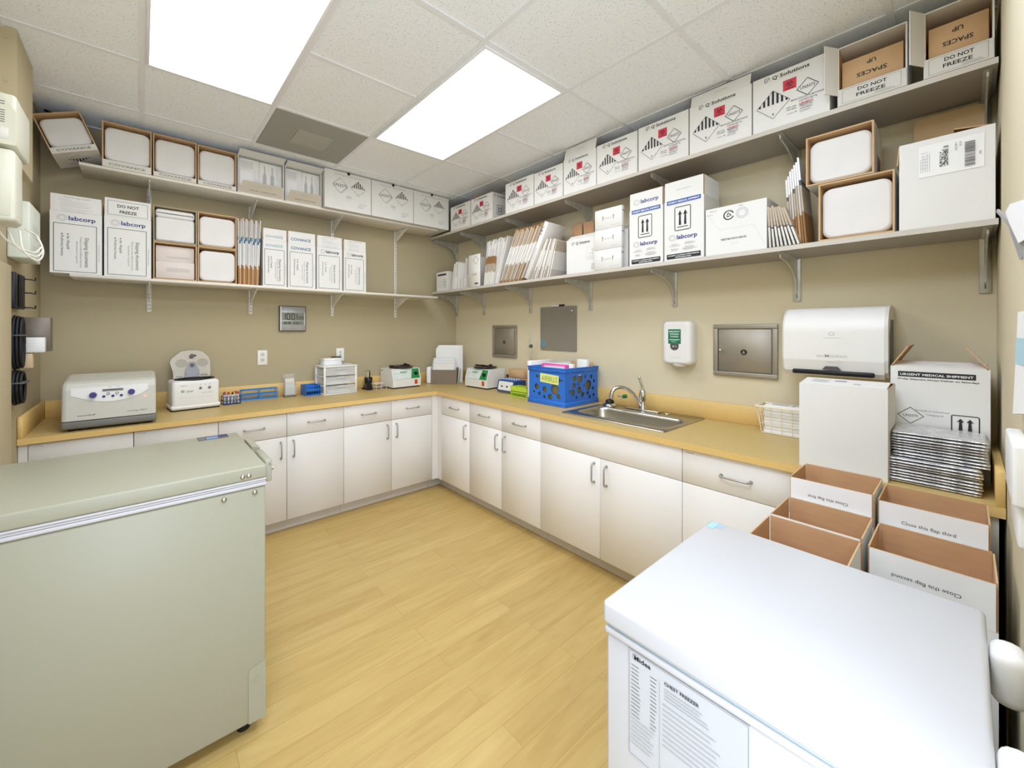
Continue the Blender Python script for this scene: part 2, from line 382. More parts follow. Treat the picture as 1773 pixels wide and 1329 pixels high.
# ================================================================== BASE CABINETS
def handle(p, q, out, parent):
    """bar pull between two points, standing off along out"""
    p, q, out = Vector(p), Vector(q), Vector(out); d = (q-p).normalized(); r = .006
    pts = [p, p+out*.7, p+out+d*.012, q+out-d*.012, q+out*.7, q]
    b = MB(); b.tube(pts, .0048, STEEL, 8); b.cyl(p, p+out*.08, .008, STEEL, n=10); b.cyl(q, q+out*.08, .008, STEEL, n=10)
    return b.build('handle', parent)
def strip_label(dr, x, z, w, s):
    b = MB(); b.box(0, -.0006, 0, w, -.0001, .009, PAPER); i = Ink(b, (0,-.0006,0)); i.rect(.003, .003, w*.9, .006, s)
    b.build('label', dr, (x, 0, z))
DT, DB, DW = .856, .690, .095     # drawer top, drawer/door seam, door bottom
def cabinet(root, w, doors, drawers, labels=(), false=False):
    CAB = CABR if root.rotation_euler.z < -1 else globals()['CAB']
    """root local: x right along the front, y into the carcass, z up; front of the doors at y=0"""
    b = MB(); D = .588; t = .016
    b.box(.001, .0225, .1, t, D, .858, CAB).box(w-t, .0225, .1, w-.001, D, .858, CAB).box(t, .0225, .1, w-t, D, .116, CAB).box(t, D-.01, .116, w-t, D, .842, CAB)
    b.box(.001, .0203, DW+.002, w-.001, .0222, DT-.002, CABG)
    b.build('carcass', root)
    k = MB(); k.box(.001, .075, .002, w-.001, .09, .0995, TOE); k.build('toe_kick', root)
    g = .0017
    for x0, x1, hs in drawers:
        m = MB(); m.box(0, 0, 0, x1-x0-2*g, .0195, DT-DB-2*g, CAB, .0015, 1); d = m.build('false_front' if false else 'drawer', root, (x0+g, 0, DB+g))
        if hs:
            c = (x1-x0)/2-g; handle((c-.06, 0, .080), (c+.06, 0, .080), (0,-.028,0), d)
        if (x0, x1) in labels: strip_label(d, .012, .146, .05, GINK)
    for x0, x1, side in doors:
        m = MB(); m.box(0, 0, 0, x1-x0-2*g, .0195, DB-DW-2*g, CAB, .0015, 1); d = m.build('door', root, (x0+g, 0, DW+g))
        hx = .042 if side == 'l' else x1-x0-.042
        handle((hx, 0, .445), (hx, 0, .557), (0,-.028,0), d)
FR = -.612
S = [-3.142, -2.726, -2.309, -1.896, -1.483, -1.074, -.671]
labs = ['base cabinet behind the grey chest freezer, at the left wall', 'cream two-door base cabinet under the clear drawer unit, with two drawers', 'cream two-door base cabinet on the back wall, nearest the inside corner']
for i, lb in enumerate(labs):
    x0, xm, x1 = S[2*i], S[2*i+1], S[2*i+2]; w = x1-x0; m = xm-x0
    t = onback('base_cabinet', lb, 'cabinet', x0, FR, 0, 'base cabinets along the back wall')
    cabinet(t, w, [(0, m, 'r'), (m, w, 'l')], [(0, m, i > 0), (m, w, i > 0)], labels=[(0, m), (m, w)])
t = onright('base_cabinet', 'narrow single-door base cabinet on the right wall beside the inside corner', 'cabinet', .678, FR, 0, 'base cabinets along the right wall')
cabinet(t, .403, [(0, .403, 'r')], [(0, .403, True)], [(0,.403)])
t = onright('base_cabinet', 'cream two-door base cabinet under the blue crate, with two drawers', 'cabinet', 1.082, FR, 0, 'base cabinets along the right wall')
cabinet(t, .78, [(0, .389, 'r'), (.389, .78, 'l')], [(0, .389, True), (.389, .78, True)], [(0,.389), (.389,.78)])
t = onright('sink_cabinet', 'cream sink cabinet with a wide blank panel above two doors', 'cabinet', 1.863, FR, 0, 'base cabinets along the right wall')
cabinet(t, .939, [(0, .466, 'r'), (.466, .939, 'l')], [(0, .939, False)], false=True)
t = onright('base_cabinet', 'cream base cabinet right of the sink, with a long-handled drawer', 'cabinet', 2.803, FR, 0, 'base cabinets along the right wall')
cabinet(t, .478, [(0, .478, 'r')], [(0, .478, True)], [(0,.478)])
t = onright('base_cabinet', 'base cabinet hidden behind the open cartons at the near wall', 'cabinet', 3.282, FR, 0, 'base cabinets along the right wall')
cabinet(t, .50, [(0, .5, 'l')], [(0, .5, True)])
b = MB(); b.box(-.670, FR, .095, -.6125, FR+.02, .857, CAB).box(-.6125, -.676, .095, -.593, FR+.02, .857, CAB).box(-.669, -.537, .002, -.537, -.52, .0945, TOE).box(-.537, -.676, .002, -.52, -.52, .0945, TOE)
tag(b.build('corner_filler'), 'cream filler strip closing the inside corner between the cabinet runs', 'filler panel')
b = MB(); b.box(XL+.002, FR, .002, -3.1425, FR+.02, .857, CAB); tag(b.build('filler_panel'), 'narrow cream filler strip between the left wall and the cabinets', 'filler panel')

# ------------------------------------------------------------------ worktop
b = MB(); zt, zb = HC, HC-.0335; e = .0008
sx0, sx1, sy0, sy1 = -.455, -.035, -2.655, -1.985      # sink cut-out
def slab(x0, y0, x1, y1): b.box(x0, y0, zb, x1, y1, zt-.0004, LAME); b.add([(x0,y0,zt),(x1,y0,zt),(x1,y1,zt),(x0,y1,zt)], [(0,1,2,3)], LAM)
slab(XL+.002, -.6326, WX-.002, -.002)
slab(-.6326, sy1, WX-.002, -.6326); slab(-.6326, sy0, sx0, sy1); slab(sx1, sy0, WX-.002, sy1); slab(-.6326, YN+.002, WX-.002, sy0)
wt = b.build('countertop', fix=False)
tag(wt, 'maple laminate L-shaped countertop running along both walls', 'countertop')
for n, c in (('b', (XL+.022, -.022, WX-.022, -.002)), ('r', (WX-.022, YN+.022, WX-.002, -.0025)), ('l', (XL+.002, -.63, XL+.0215, -.0025)), ('n', (-.625, YN+.002, WX-.0025, YN+.0215))):
    m = MB(); m.box(c[0], c[1], HC+.0003, c[2], c[3], 1.004, LAME, .0015, 1); m.build('backsplash', wt)

# ------------------------------------------------------------------ sink and tap
t = thing('kitchen_sink', 'single-bowl stainless steel sink set into the countertop', 'sink', (0,0,0))
b = MB()
ox0, ox1, oy0, oy1 = -.53, .018, -2.672, -1.968; ix0, ix1, iy0, iy1 = -.445, -.135, -2.64, -2.005
zr = HC+.0045
outer = rrect(ox1-ox0, oy1-oy0, .022, 6, ox0, oy0); rings = [(outer, HC+.0008), (outer, zr)]
for ins, z in ((0, zr), (.006, zr-.004), (.012, zr-.02), (.024, zr-.14), (.05, zr-.168), (.12, zr-.174)):
    rings.append((rrect(ix1-ix0-2*ins, iy1-iy0-2*ins, max(.07-ins*.3, .02), 6, ix0+ins, iy0+ins), z))
n = len(outer); vs = [(p[0], p[1], z) for r, z in rings for p in r]
fs = [(i*n+j, i*n+(j+1)%n, (i+1)*n+(j+1)%n, (i+1)*n+j) for i in range(len(rings)-1) for j in range(n)]
b.add(vs, fs, STAIN, True); b.add(vs, [tuple(range((len(rings)-1)*n, len(rings)*n))], STAIN)
s_ = b.build('basin', t)
b = MB(); b.lathe([(.001,0),(.04,0),(.043,.002),(.043,.005),(.03,.006)], (-.29, -2.32, zr-.1735), CHROME); b.lathe([(.0,.0062),(.028,.0062)], (-.29,-2.32,zr-.1735), BLACK); b.build('drain', t)
b = MB(); b.lathe([(0,.0),(.02,.0),(.02,.004),(.014,.007),(0,.008)], (-.05, -2.46, zr+.0003), CHROME); b.build('hole_cover', t)
t = thing('sink_faucet', 'chrome single-lever tap with an arched spout on the sink deck', 'faucet', (-.045, -2.29, zr+.0006))
b = MB(); b.box(-.028, -.12, 0, .028, .12, .008, CHROME, .004, 3); b.lathe([(.027,.008),(.026,.02),(.021,.03),(.02,.07),(.023,.085),(.024,.11),(.019,.13),(.012,.142),(0,.146)], (0,0,0), CHROME); b.build('body', t)
b = MB(); pts = []
for k in range(15):
    a = k/14; pts.append((-.012-.165*a, .01+.135*a, .035+.128*math.sin(PI*min(a*.62+.03, 1))**.8 if a < .98 else .1))
pts = [(-.008,.006,.03), (-.03,.022,.075), (-.055,.042,.115), (-.08,.062,.142), (-.105,.083,.156), (-.13,.103,.158), (-.152,.121,.148), (-.166,.132,.128), (-.17,.136,.105)]
b.tube(pts, .0125, CHROME, 12); b.cyl((-.17,.136,.108), (-.171,.137,.08), .0145, CHROME); b.build('spout', t)
b = MB(); b.tube([(0,0,.14), (-.004,.003,.165), (-.013,.01,.195), (-.02,.015,.222)], .0085, CHROME, 10); b.sphere((-.02,.015,.222), .010, CHROME); b.build('lever', t)
b = MB(); b.cyl((-.145,.10,.10), (-.145,.06,.10), .006, CHROME); b.cyl((-.145,.062,.10), (-.145,.04,.105), .013, mat('green_handle', (30,110,60), .4)); b.build('eyewash_valve', t)
t = thing('sink_strainer', 'metal sink strainer with a black centre post on the sink deck corner', 'strainer', (-.09, -2.062, zr+.0006))
b = MB(); b.lathe([(0,0),(.045,0),(.047,.006),(.044,.014),(.034,.022),(.024,.026),(0,.026)], (0,0,0), CHROME); b.build('basket', t)
b = MB(); b.lathe([(.03,.0225),(.031,.034),(.026,.045),(.014,.05),(0,.051)], (0,0,0), BLACK, 16); b.cyl((0,0,.05), (0,0,.085), .003, BLACK, n=8); b.build('stopper', t)
# ================================================================== WALL SHELVES
LU, LL, RU, RL = 2.461, 1.785, 2.441, 1.855      # shelf tops
def shelf_left(top, x0, label):
    b = MB(); b.box(x0, -.30, top-.0175, -.399, -.03, top, SHW, .0012, 1)
    tag(b.build('wall_shelf'), label, 'shelf')
shelf_left(LU, -2.981, 'upper white shelf on the back wall under the row of cartons'); shelf_left(LL, -3.021, 'lower white shelf on the back wall above the digital clock')
def shelf_right(top, y0, label):
    b = MB(); b.box(-.3, YN+.006, top-.0225, .034, y0, top-.0002, SHG); b.box(-.3005, YN+.006, top-.0225, -.3, y0, top, SHGE)
    tag(b.build('wall_shelf'), label, 'shelf')
shelf_right(RU, -.008, 'upper grey shelf on the right wall under the biohazard cartons'); shelf_right(RL, -.04, 'lower grey shelf on the right wall above the sink')
def standard(root, z0, z1, w, m, dk, wide):
    b = MB(); b.box(-w/2, -.011, z0, w/2, 0, z1, m, .002, 1)
    z = z0+.018
    while z < z1-.02:
        if wide:
            b.box(-.002, -.0116, z, .002, -.0109, z+.02, dk)
        else:
            for sx in (-.0045, .0045): b.box(sx-.0014, -.0116, z, sx+.0014, -.0109, z+.013, dk)
        z += .05 if wide else .0254
    return b.build('standard', root)
def bracket_thin(root, top):       # white pressed-steel bracket, tapering to the front
    b = MB(); poly = [(.012,-.003), (.255,-.003), (.255,-.014), (.225,-.02), (.05,-.098), (.012,-.112)]
    b.prism(poly, (0,0,top), (0,-1,0), (0,0,1), (1,0,0), -.0035, .0035, SHWM)
    b.box(-.008, -.012, -.05+top, .008, -.015, top-.003, SHWM)
    for d in (.06, .1): b.cyl((-.0038,-d,top-.03), (.0038,-d,top-.03), .004, DGREY, n=8)
    b.build('bracket', root)
def bracket_wide(root, top):       # galvanised bracket with a concave lower edge
    b = MB(); pts = [(.012,-.0035), (.315,-.0035), (.322,-.012), (.315,-.026)]
    for k in range(9):
        a = k/8*PI/2; pts.append((.30-.255*math.sin(a)*.98-.02*k/8, -.03-.125*(1-math.cos(a))))
    pts += [(.022,-.185), (.012,-.187)]
    b.prism(pts, (0,0,top), (0,-1,0), (0,0,1), (1,0,0), -.003, .003, GALV)
    b.box(-.011, -.32, top-.0035, .011, -.012, top-.0008, GALV)
    b.build('bracket', root)
for x, lab in zip((-2.651, -2.016, -1.356, -.717), ('farthest left, above the large grey centrifuge', 'just left of the digital clock', 'right of the digital clock', 'nearest the room corner')):
    t = onback('shelf_standard', 'white slotted shelf upright on the back wall, '+lab, 'shelf bracket', x, -.001, 0, 'white shelf uprights')
    standard(t, 1.575, 2.60, .027, SHWM, DGREY, False); bracket_thin(t, LU-.0175); bracket_thin(t, LL-.0175)
for s, lab in zip((.032, .503, 1.156, 1.804, 2.467, 3.125, 3.765), ('right in the room corner', 'second from the room corner', 'above the whiteboard edge', 'between the whiteboard and the soap dispenser', 'above the soap dispenser', 'above the towel dispenser', 'beside the near wall')):
    t = onright('shelf_standard', 'galvanised shelf upright with curved brackets '+lab, 'shelf bracket', s, WX-.001, 0, 'galvanised shelf uprights')
    standard(t, 1.603, 2.62, .034 if s > 3 else .03, GALV, DGREY, True); bracket_wide(t, RU-.0225); bracket_wide(t, RL-.0225)

# ================================================================== CARTONS
W_ = .004
def shell(root, w, d, h, front_mat=CARD, name='carton', draw=None, top=False, side=None):
    """open-topped carton body; front face at y=0. draw(ink,w,h) prints the front, side() the right face"""
    b = MB()
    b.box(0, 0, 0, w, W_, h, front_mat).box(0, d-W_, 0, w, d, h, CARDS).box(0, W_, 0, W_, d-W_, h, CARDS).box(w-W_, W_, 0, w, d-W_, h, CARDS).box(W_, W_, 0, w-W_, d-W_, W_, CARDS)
    b.add([(W_,W_+.0003,h),(w-W_,W_+.0003,h),(w-W_,W_+.0003,W_),(W_,W_+.0003,W_)], [(0,1,2,3)], KRAFT)
    b.add([(W_,d-W_-.0003,h),(w-W_,d-W_-.0003,h),(w-W_,d-W_-.0003,W_),(W_,d-W_-.0003,W_)], [(0,1,2,3)], KRAFT)
    for x in (W_+.0003, w-W_-.0003): b.add([(x,W_,h),(x,d-W_,h),(x,d-W_,W_),(x,W_,W_)], [(0,1,2,3)], KRAFT)
    b.add([(W_,W_,W_+.0003),(w-W_,W_,W_+.0003),(w-W_,d-W_,W_+.0003),(W_,d-W_,W_+.0003)], [(0,1,2,3)], KRAFT)
    e = .0003
    for q in ((0,0,w,W_), (0,d-W_,w,d), (0,W_,W_,d-W_), (w-W_,W_,w,d-W_)): b.add([(q[0],q[1],h+e),(q[2],q[1],h+e),(q[2],q[3],h+e),(q[0],q[3],h+e)], [(0,1,2,3)], KRAFTL)
    if top: b.box(.001, .001, h-.006, w-.001, d-.001, h-.001, CARD)
    if draw: draw(Ink(b, (0,0,0)), w, h)
    if side: side(Ink(b, (w,0,0), (0,1,0), (0,0,1), (1,0,0)), d, h)
    return b.build(name, root, fix=False)
def flap(root, w, h, edge, L, ang, d=0., draw=None, inset=.004, m=CARD, inner=KRAFT, name='flap'):
    """flap hinged on the front/back/left/right top edge; ang = degrees from straight up, + = outward"""
    b = MB(); x0, x1 = inset, (w if edge in 'fb' else d)-inset
    b.box(x0, 0, 0, x1, .0033, L, m)
    b.add([(x0,.0036,0),(x1,.0036,0),(x1,.0036,L),(x0,.0036,L)], [(0,1,2,3)], inner)
    b.add([(x0,0,L+.0003),(x1,0,L+.0003),(x1,.0036,L+.0003),(x0,.0036,L+.0003)], [(0,1,2,3)], KRAFTL)
    for x in (x0-.0003, x1+.0003): b.add([(x,0,0),(x,.0036,0),(x,.0036,L),(x,0,L)], [(0,1,2,3)], KRAFTL)
    if draw: draw(Ink(b, (0,0,0)), w, L)
    o = b.build(name, root, fix=False)
    rz = {'f':0, 'b':PI, 'l':-PI/2, 'r':PI/2}[edge]
    loc = {'f':(0,0,h), 'b':(w,d,h), 'l':(0,d,h), 'r':(w,0,h)}[edge]
    o.matrix_local = Matrix.Translation(Vector(loc)+Vector((0,0,.0006))) @ Matrix.Rotation(rz, 4, 'Z') @ Matrix.Rotation(math.radians(ang), 4, 'X')
    return o

# ---- prints
def p_ship(logo, size=1.):
    def f(i, w, h):
        i.frame(w*.07, h*.03, w*.89, h*.80, .0028, INK)
        X = lambda k: w*k
        i.text(X(.66), h*.60, 'Shipping documents', .026*size, INK, 'l', -90, fit=None, sx=.86)
        i.text(X(.565), h*.605, 'Please provide address/customs', .0145*size, GINK, 'l', -90)
        i.text(X(.49), h*.53, 'documents if required', .0145*size, GINK, 'l', -90)
        i.disc(X(.335), h*.635, .0035, INK, 10); i.disc(X(.225), h*.635, .0035, INK, 10)
        i.text(X(.315), h*.61, 'Air Waybill', .0175*size, INK, 'l', -90); i.text(X(.205), h*.61, 'Proforma Invoice', .0175*size, INK, 'l', -90)
        i.text(w*.93, h*.5, 'This side should face outward', .0085, GINK, 'l', -90)
        logo(i, w, h)
    return f
def lc_logo(i, x, y, s, m=BINK):
    for r, o in ((.5, 0), (.40, .05), (.29, .1)): i.ring(x+s*.5, y+s*.5+o*s*.2, s*r, s*.022, GINK, n=22, ey=.92)
    i.text(x+s*1.16, y+s*.27, 'labcorp', s*.82, m, 'l', bold=True, fit=s*2.75)
def lc_top(m=BINK): return lambda i, w, h: lc_logo(i, w*.13, h*.835, w*.19, m)
def covance(m): return lambda i, x, y, w: (i.text(x, y, 'COVANCE', w*.2, m, 'l', bold=True, fit=w), i.ring(x+w*.72, y-.05*w, w*.42, .0018, COVL, 42, 105, 10, .62))
def cov_top(m): return lambda i, w, h: covance(m)(i, w*.1, h*.86, w*.72)
def fl_second(i, w, h):
    i.text(w*.5, h*.82, 'Close this flap second', .0125, GINK, 'c'); i.text(w*.17, h*.68, 'Packing instructions:', .0065, GINK)
    i.lines(w*.2, h*.58, w*.55, 2, .009, LINK); i.lines(w*.19, h*.40, w*.62, 2, .009, LINK); i.lines(w*.2, h*.16, w*.62, 3, .009, LINK)
def fl_dnf(i, w, h):
    i.frame(w*.07, h*.08, w*.92, h*.86, .0018, INK); i.text(w*.5, h*.52, 'DO NOT', .026, INK, 'c', bold=True); i.text(w*.5, h*.2, 'FREEZE', .026, INK, 'c', bold=True)
def p_lcr(logo_top):
    def f(i, w, h):
        i.rect(w*.07, h*.94, w*.93, h*.94+.024, BAND); i.text(w*.5, h*.94+.007, 'URGENT MEDICAL SHIPMENT', .014, WINK, 'c', bold=True, fit=w*.8)
        i.rect(w*.12, h*.925, w*.85, h*.928, COVL)
        i.arrows(w*.28, h*.49, w*.68, h*.88, INK, .0042)
        lc_logo(i, w*.12, h*.315, w*.185)
        for x, y, q in ((.19, .27, .2), (.13, .245, .3), (.18, .19, .2), (.18, .17, .18), (.54, .28, .26), (.52, .26, .32), (.53, .21, .26), (.47, .185, .38), (.5, .165, .3)): i.lines(w*x, h*y, w*q, 2, .004, LINK, .0014)
        i.rect(w*.07, h*.025, w*.93, h*.105, INK); i.text(w*.5, h*.07, 'EXEMPT HUMAN SPECIMENS', .0085, WINK, 'c', bold=True, fit=w*.78); i.text(w*.5, h*.038, 'REFRIGERATED', .0085, WINK, 'c', bold=True, fit=w*.4)
    return f
def q_logo(i, x, y, s, w):
    i.loop([(x,y),(x+s,y),(x+s,y+s),(x,y+s)], s*.13, INK); i.ring(x+s*.5, y+s*.42, s*.24, s*.1, INK, n=10); i.rect(x+s*.62, y-.12*s, x+s*1.1, y+s*.3, CARD)
    i.text(x+s*1.7, y+s*.02, 'Q', s*1.3, INK, 'l', bold=True, fit=s*1.1); i.text(x+s*2.8, y+s*.55, '2', s*.55, INK, 'l')
    i.text(x+s*3.35, y+s*.05, 'Solutions', s*1.28, INK, 'l', bold=True, fit=w-s*3.35); i.rect(x+s*2.6, y-s*.28, x+w, y-s*.24, LINK)
def p_q(i, w, h):
    q_logo(i, w*.17, h*.885, w*.062, w*.59)
    i.rect(w*.42, h*.60, w*.595, h*.79, RINK); i.biohazard(w*.507, h*.705, w*.058, INK); i.rect(w*.45, h*.62, w*.565, h*.632, INK)
    c = (w*.735, h*.545); r = w*.135; i.loop([(c[0],c[1]+r),(c[0]+r,c[1]),(c[0],c[1]-r),(c[0]-r,c[1])], .0026, INK); i.text(c[0], c[1]-.006, 'UN3373', .021, INK, 'c', fit=r*1.35)
    i.hazard9(w*.285, h*.43, w*.228, INK)
    i.text(w*.74, h*.372, 'BIOLOGICAL SUBSTANCE,', .011, INK, 'c', fit=w*.42); i.text(w*.74, h*.322, 'CATEGORY B', .011, INK, 'c', fit=w*.22)
    i.text(w*.72, h*.272, 'URGENT', .011, RINK, 'c', bold=True, fit=w*.17); i.rect(w*.63, h*.258, w*.81, h*.264, INK)
    i.text(w*.72, h*.222, 'MEDICAL', .010, INK, 'c', fit=w*.16); i.text(w*.72, h*.18, 'SHIPMENT', .010, INK, 'c', fit=w*.16); i.lines(w*.635, h*.155, w*.17, 2, .005, GINK, .0014)
    i.text(w*.53, h*.265, 'DRY ICE', .009, INK, 'c', fit=w*.12); i.text(w*.53, h*.225, 'UN1845', .009, INK, 'c', fit=w*.12); i.rect(w*.47, h*.165, w*.56, h*.169, INK); i.text(w*.575, h*.165, 'kg', .009, INK, 'l')
def fl_small(t): return lambda i, w, h: (i.text(w*.52, h*.55, t, .009, GINK, 'c'), i.rect(w*.35, h*.38, w*.7, h*.40, LINK))
def p_un(i, w, h):
    i.text(w*.5, h*.90, 'Place Prepaid Mailing Label Here', .0135, GINK, 'c', fit=w*.6)
    c = (w*.32, h*.635); r = w*.158; i.loop([(c[0],c[1]+r),(c[0]+r,c[1]),(c[0],c[1]-r),(c[0]-r,c[1])], .002, INK); i.line((c[0]+.01,c[1]-r), (c[0]+r*1.06,c[1]-.006), .0028, GINK)
    i.text(c[0], c[1]-.012, 'UN3373', .036, INK, 'c', fit=r*1.72)
    i.hazard9(w*.71, h*.64, w*.16, INK)
    for k, y in enumerate((.37, .335)): i.text(w*.5, h*y, ('DRY ICE', 'UN1845')[k], .0095, INK, 'c', fit=w*.1)
    i.lines(w*.47, h*.29, w*.09, 1, .01, GINK); i.lines(w*.7, h*.24, w*.2, 3, .009, GINK, .0014); i.lines(w*.7, h*.14, w*.12, 1, .01, INK, .002); i.lines(w*.2, h*.36, w*.05, 1, .01, GINK, .0014)
    i.disc(w*.5, h*.985, .013, BLACK, 14)
def side_arrows(i, d, h):
    q_logo(i, d*.08, h*.86, d*.06, d*.55); i.arrows(d*.18, h*.2, d*.42, h*.55, INK, .004)

# ---- back wall, lower shelf
LF = -.299
def tall(label, x0, x1, h, fh, draw, fdraw, group, back=.07, sideang=2, wall='b', front=LF, z=LL, dep=.225, name='shipping_carton'):
    w = x1-x0; t = (onback if wall == 'b' else onright)(name, label, 'carton', x0, front, z+.0006, group)
    shell(t, w, dep, h, draw=draw); flap(t, w, h, 'f', fh, -1.2, draw=fdraw, inset=w*.012)
    flap(t, w, h, 'b', back, 3, d=dep, inset=w*.02); flap(t, w, h, 'r', fh*.85, 1, d=dep, inset=.006); flap(t, w, h, 'l', fh*.8, 1, d=dep, inset=.006)
    return t
G1 = 'tall document cartons on the lower white shelf'
tall('tall white carton hanging over the left end of the lower white shelf', -3.102, -2.879, .366, .098, p_ship(lc_top()), fl_second, G1)
tall('tall white carton with a framed do-not-freeze flap', -2.869, -2.643, .375, .112, p_ship(lc_top()), fl_dnf, G1, back=.11)
cvw = lambda m: lambda i, w, h: covance(m)(i, w*.1, h*.22, w*.72)
tall('tall white carton with paler faded blue logos, beside the flattened kraft boxes', -1.985, -1.817, .352, .088, p_ship(cov_top(COVL), .95), cvw(COVL), G1)
tall('tall white carton with two darker blue logos on its front', -1.808, -1.598, .352, .092, p_ship(cov_top(COVB), .95), cvw(COVB), G1)
tall('second white carton from the right end of the row on the lower white shelf', -1.586, -1.376, .352, .092, p_ship(lc_top(INK), .85), fl_second, G1)
tall('rightmost tall white carton on the lower white shelf, next to empty shelf', -1.362, -1.162, .352, .088, p_ship(lc_top(INK), .85), fl_second, G1)

def rblock(b, x0, y0, z0, x1, y1, z1, m, r=.034, e=.009):
    n = 6; rings = []
    for ins, y in ((e, y0), (e*.35, y0+e*.3), (0, y0+e), (0, y1)):
        rings.append(([(p[0], p[1]) for p in rrect(x1-x0-2*ins, z1-z0-2*ins, r, n, x0+ins, z0+ins)], y))
    k = len(rings[0][0]); b.add([(p[0], y, p[1]) for g, y in rings for p in g], [(i*k+j, i*k+(j+1)%k, (i+1)*k+(j+1)%k, (i+1)*k+j) for i in range(len(rings)-1) for j in range(k)], m, True)
    b.add([(p[0], rings[0][1], p[1]) for p in rings[0][0]], [tuple(range(k))], m); b.add([(p[0], rings[-1][1], p[1]) for p in rings[-1][0]], [tuple(range(k))], m)
def foam_box(label, wall, s0, s1, z0, z1, front, d, group, lip=0., liptext=None, recess=.02, kr=KRAFTL, outer=CARD, fm='plain', sidebands=False, name='foam_cooler_box', t=None):
    """shipping carton lying on its side, opening towards the room, a white foam cooler inside"""
    w, h = s1-s0, z1-z0
    if t is None: t = (onback if wall == 'b' else onright)(name, label, 'carton', s0, front, z0+.0006, group)
    b = MB(); k = .006; h -= .002
    def panel(x0,y0,q0,x1,y1,q1,inn):
        b.box(x0,y0,q0,x1,y1,q1,outer); b.add(inn, [(0,1,2,3)], kr)
    e = .0004
    panel(0,0,0,w,d,k, [(k,0,k+e),(w-k,0,k+e),(w-k,d,k+e),(k,d,k+e)])
    panel(0,0,h-k,w,d,h, [(k,0,h-k-e),(w-k,0,h-k-e),(w-k,d,h-k-e),(k,d,h-k-e)])
    panel(0,0,k,k,d,h-k, [(k+e,0,k),(k+e,d,k),(k+e,d,h-k),(k+e,0,h-k)])
    panel(w-k,0,k,w,d,h-k, [(w-k-e,0,k),(w-k-e,d,k),(w-k-e,d,h-k),(w-k-e,0,h-k)])
    b.box(k, d-k, k, w-k, d, h-k, kr)
    for q in ((0,0,w,k),(0,h-k,w,h),(0,k,k,h-k),(w-k,k,w,h-k)): b.add([(q[0],-e,q[1]),(q[2],-e,q[1]),(q[2],-e,q[3]),(q[0],-e,q[3])], [(0,1,2,3)], kr)
    if sidebands:
        i = Ink(b, (w,0,0), (0,1,0), (0,0,1), (1,0,0)); i.rect(.03, h*.02, .05, h*.98, PAPG); i.rect(.075, h*.02, .082, h*.98, COVB); i.rect(.10, h*.1, d*.8, h*.45, mat('mauve_print', (150,128,140), .6)); i.arrows(.12, h*.14, .17, h*.42, mat('maroon_ink', (122,40,56), .6), .003)
    b.build('carton', t, fix=False)
    fh0 = k+.004+lip*.85
    if fm == 'plain':
        f = MB(); rblock(f, k+.005, recess*.75, fh0, w-k-.002, d-.012, h-k-.018, FOAM); f.build('foam_cooler', t)
    elif fm == 'lid':
        M = Matrix.Translation((0,0,0)) @ Matrix.Rotation(.05, 4, 'Y')
        f = MB(); rblock(f, k+.006, recess, k+.002, w-k-.006, d-.012, h*.70, FOAM, .012); f.build('foam_cooler', t)
        f = MB(); rblock(f, k+.005, recess-.003, h*.702, w-k-.006, d-.02, h*.93, FOAM, .02); f.build('foam_lid', t)
    elif fm == 'inner':
        pk = mat('pinkish_carton', (222,212,204), .7, var=.02)
        for q, (a0, a1) in enumerate(((k+.003, h*.5), (h*.51, h-k-.012))):
            f = MB(); f.box(k+.007, .012+.02*q, a0, w-k-.007, d-.02, a1, pk, .002, 1); i = Ink(f, (k+.007, .012+.02*q, a0)); i.lines((w-2*k)*.25, (a1-a0)*(.6 if q == 0 else .3), (w-2*k)*.6, 4 if q == 0 else 2, .007, GINK, .0016, .12); f.build('inner_carton', t)
    if lip:
        f = MB(); f.box(.002, -.004, .001, w-.002, -.0006, lip, CARDS); i = Ink(f, (0,-.004,0))
        if liptext: i.text(w*.5, lip*.32, liptext, .018, MGREY, 'c', bold=True, fit=w*.74)
        f.build('flap', t)
    return t
G2 = 'foam cooler cartons on the white shelves'
foam_box('open grey-edged carton holding a foam cooler with its lid on', 'b', -2.632, -2.397, 2.036, 2.272, LF, .25, G2, fm='lid', recess=.012, kr=mat('dull_kraft', (170,156,128), .8))
foam_box('open carton with two pale printed inner boxes, on the lower white shelf', 'b', -2.632, -2.397, LL, 2.034, LF, .25, G2, fm='inner')
foam_box('open kraft-lined carton with a foam cooler, upper of the pair left of the flattened boxes', 'b', -2.391, -2.158, 2.034, 2.273, LF, .25, G2, recess=.016)
foam_box('open kraft-lined carton with a foam cooler, lower of the pair left of the flattened boxes', 'b', -2.391, -2.158, LL, 2.032, LF, .25, G2, recess=.012)
# ---- back wall, upper shelf
UF = -.299
foam_box('open foam cooler carton next to the tilted one on the upper white shelf', 'b', -2.879, -2.641, LU, 2.745, UF, .25, G2, lip=.045, liptext='COVANCE', recess=.022)
foam_box('middle upright foam cooler carton on the upper white shelf', 'b', -2.633, -2.399, LU, 2.743, UF, .25, G2, lip=.03, liptext='COVANCE', recess=.022)
foam_box('foam cooler carton beside the open cartons of packets, upper white shelf', 'b', -2.391, -2.160, LU, 2.737, UF, .25, G2, lip=.03, liptext='COVANCE', recess=.022)
t = thing('foam_cooler_box', 'tilted foam cooler carton wedged over the left end of the upper white shelf', 'carton', (0,0,0), 0, G2)
foam_box('', 'b', 0, .212, 0, .232, 0, .215, None, lip=.035, liptext='COVANCE', recess=.02, t=t)
bm_ = MB(); i = Ink(bm_, (0,0,-.0006), (1,0,0), (0,1,0), (0,0,-1)); i.poly([(.0,.0),(.212,.0),(.212,.215),(0,.215)], CARDS); i.hazard9(.11, .09, .055, INK); i.lines(.05, .16, .1, 3, .008, GINK); bm_.build('printed_base', t, fix=False)
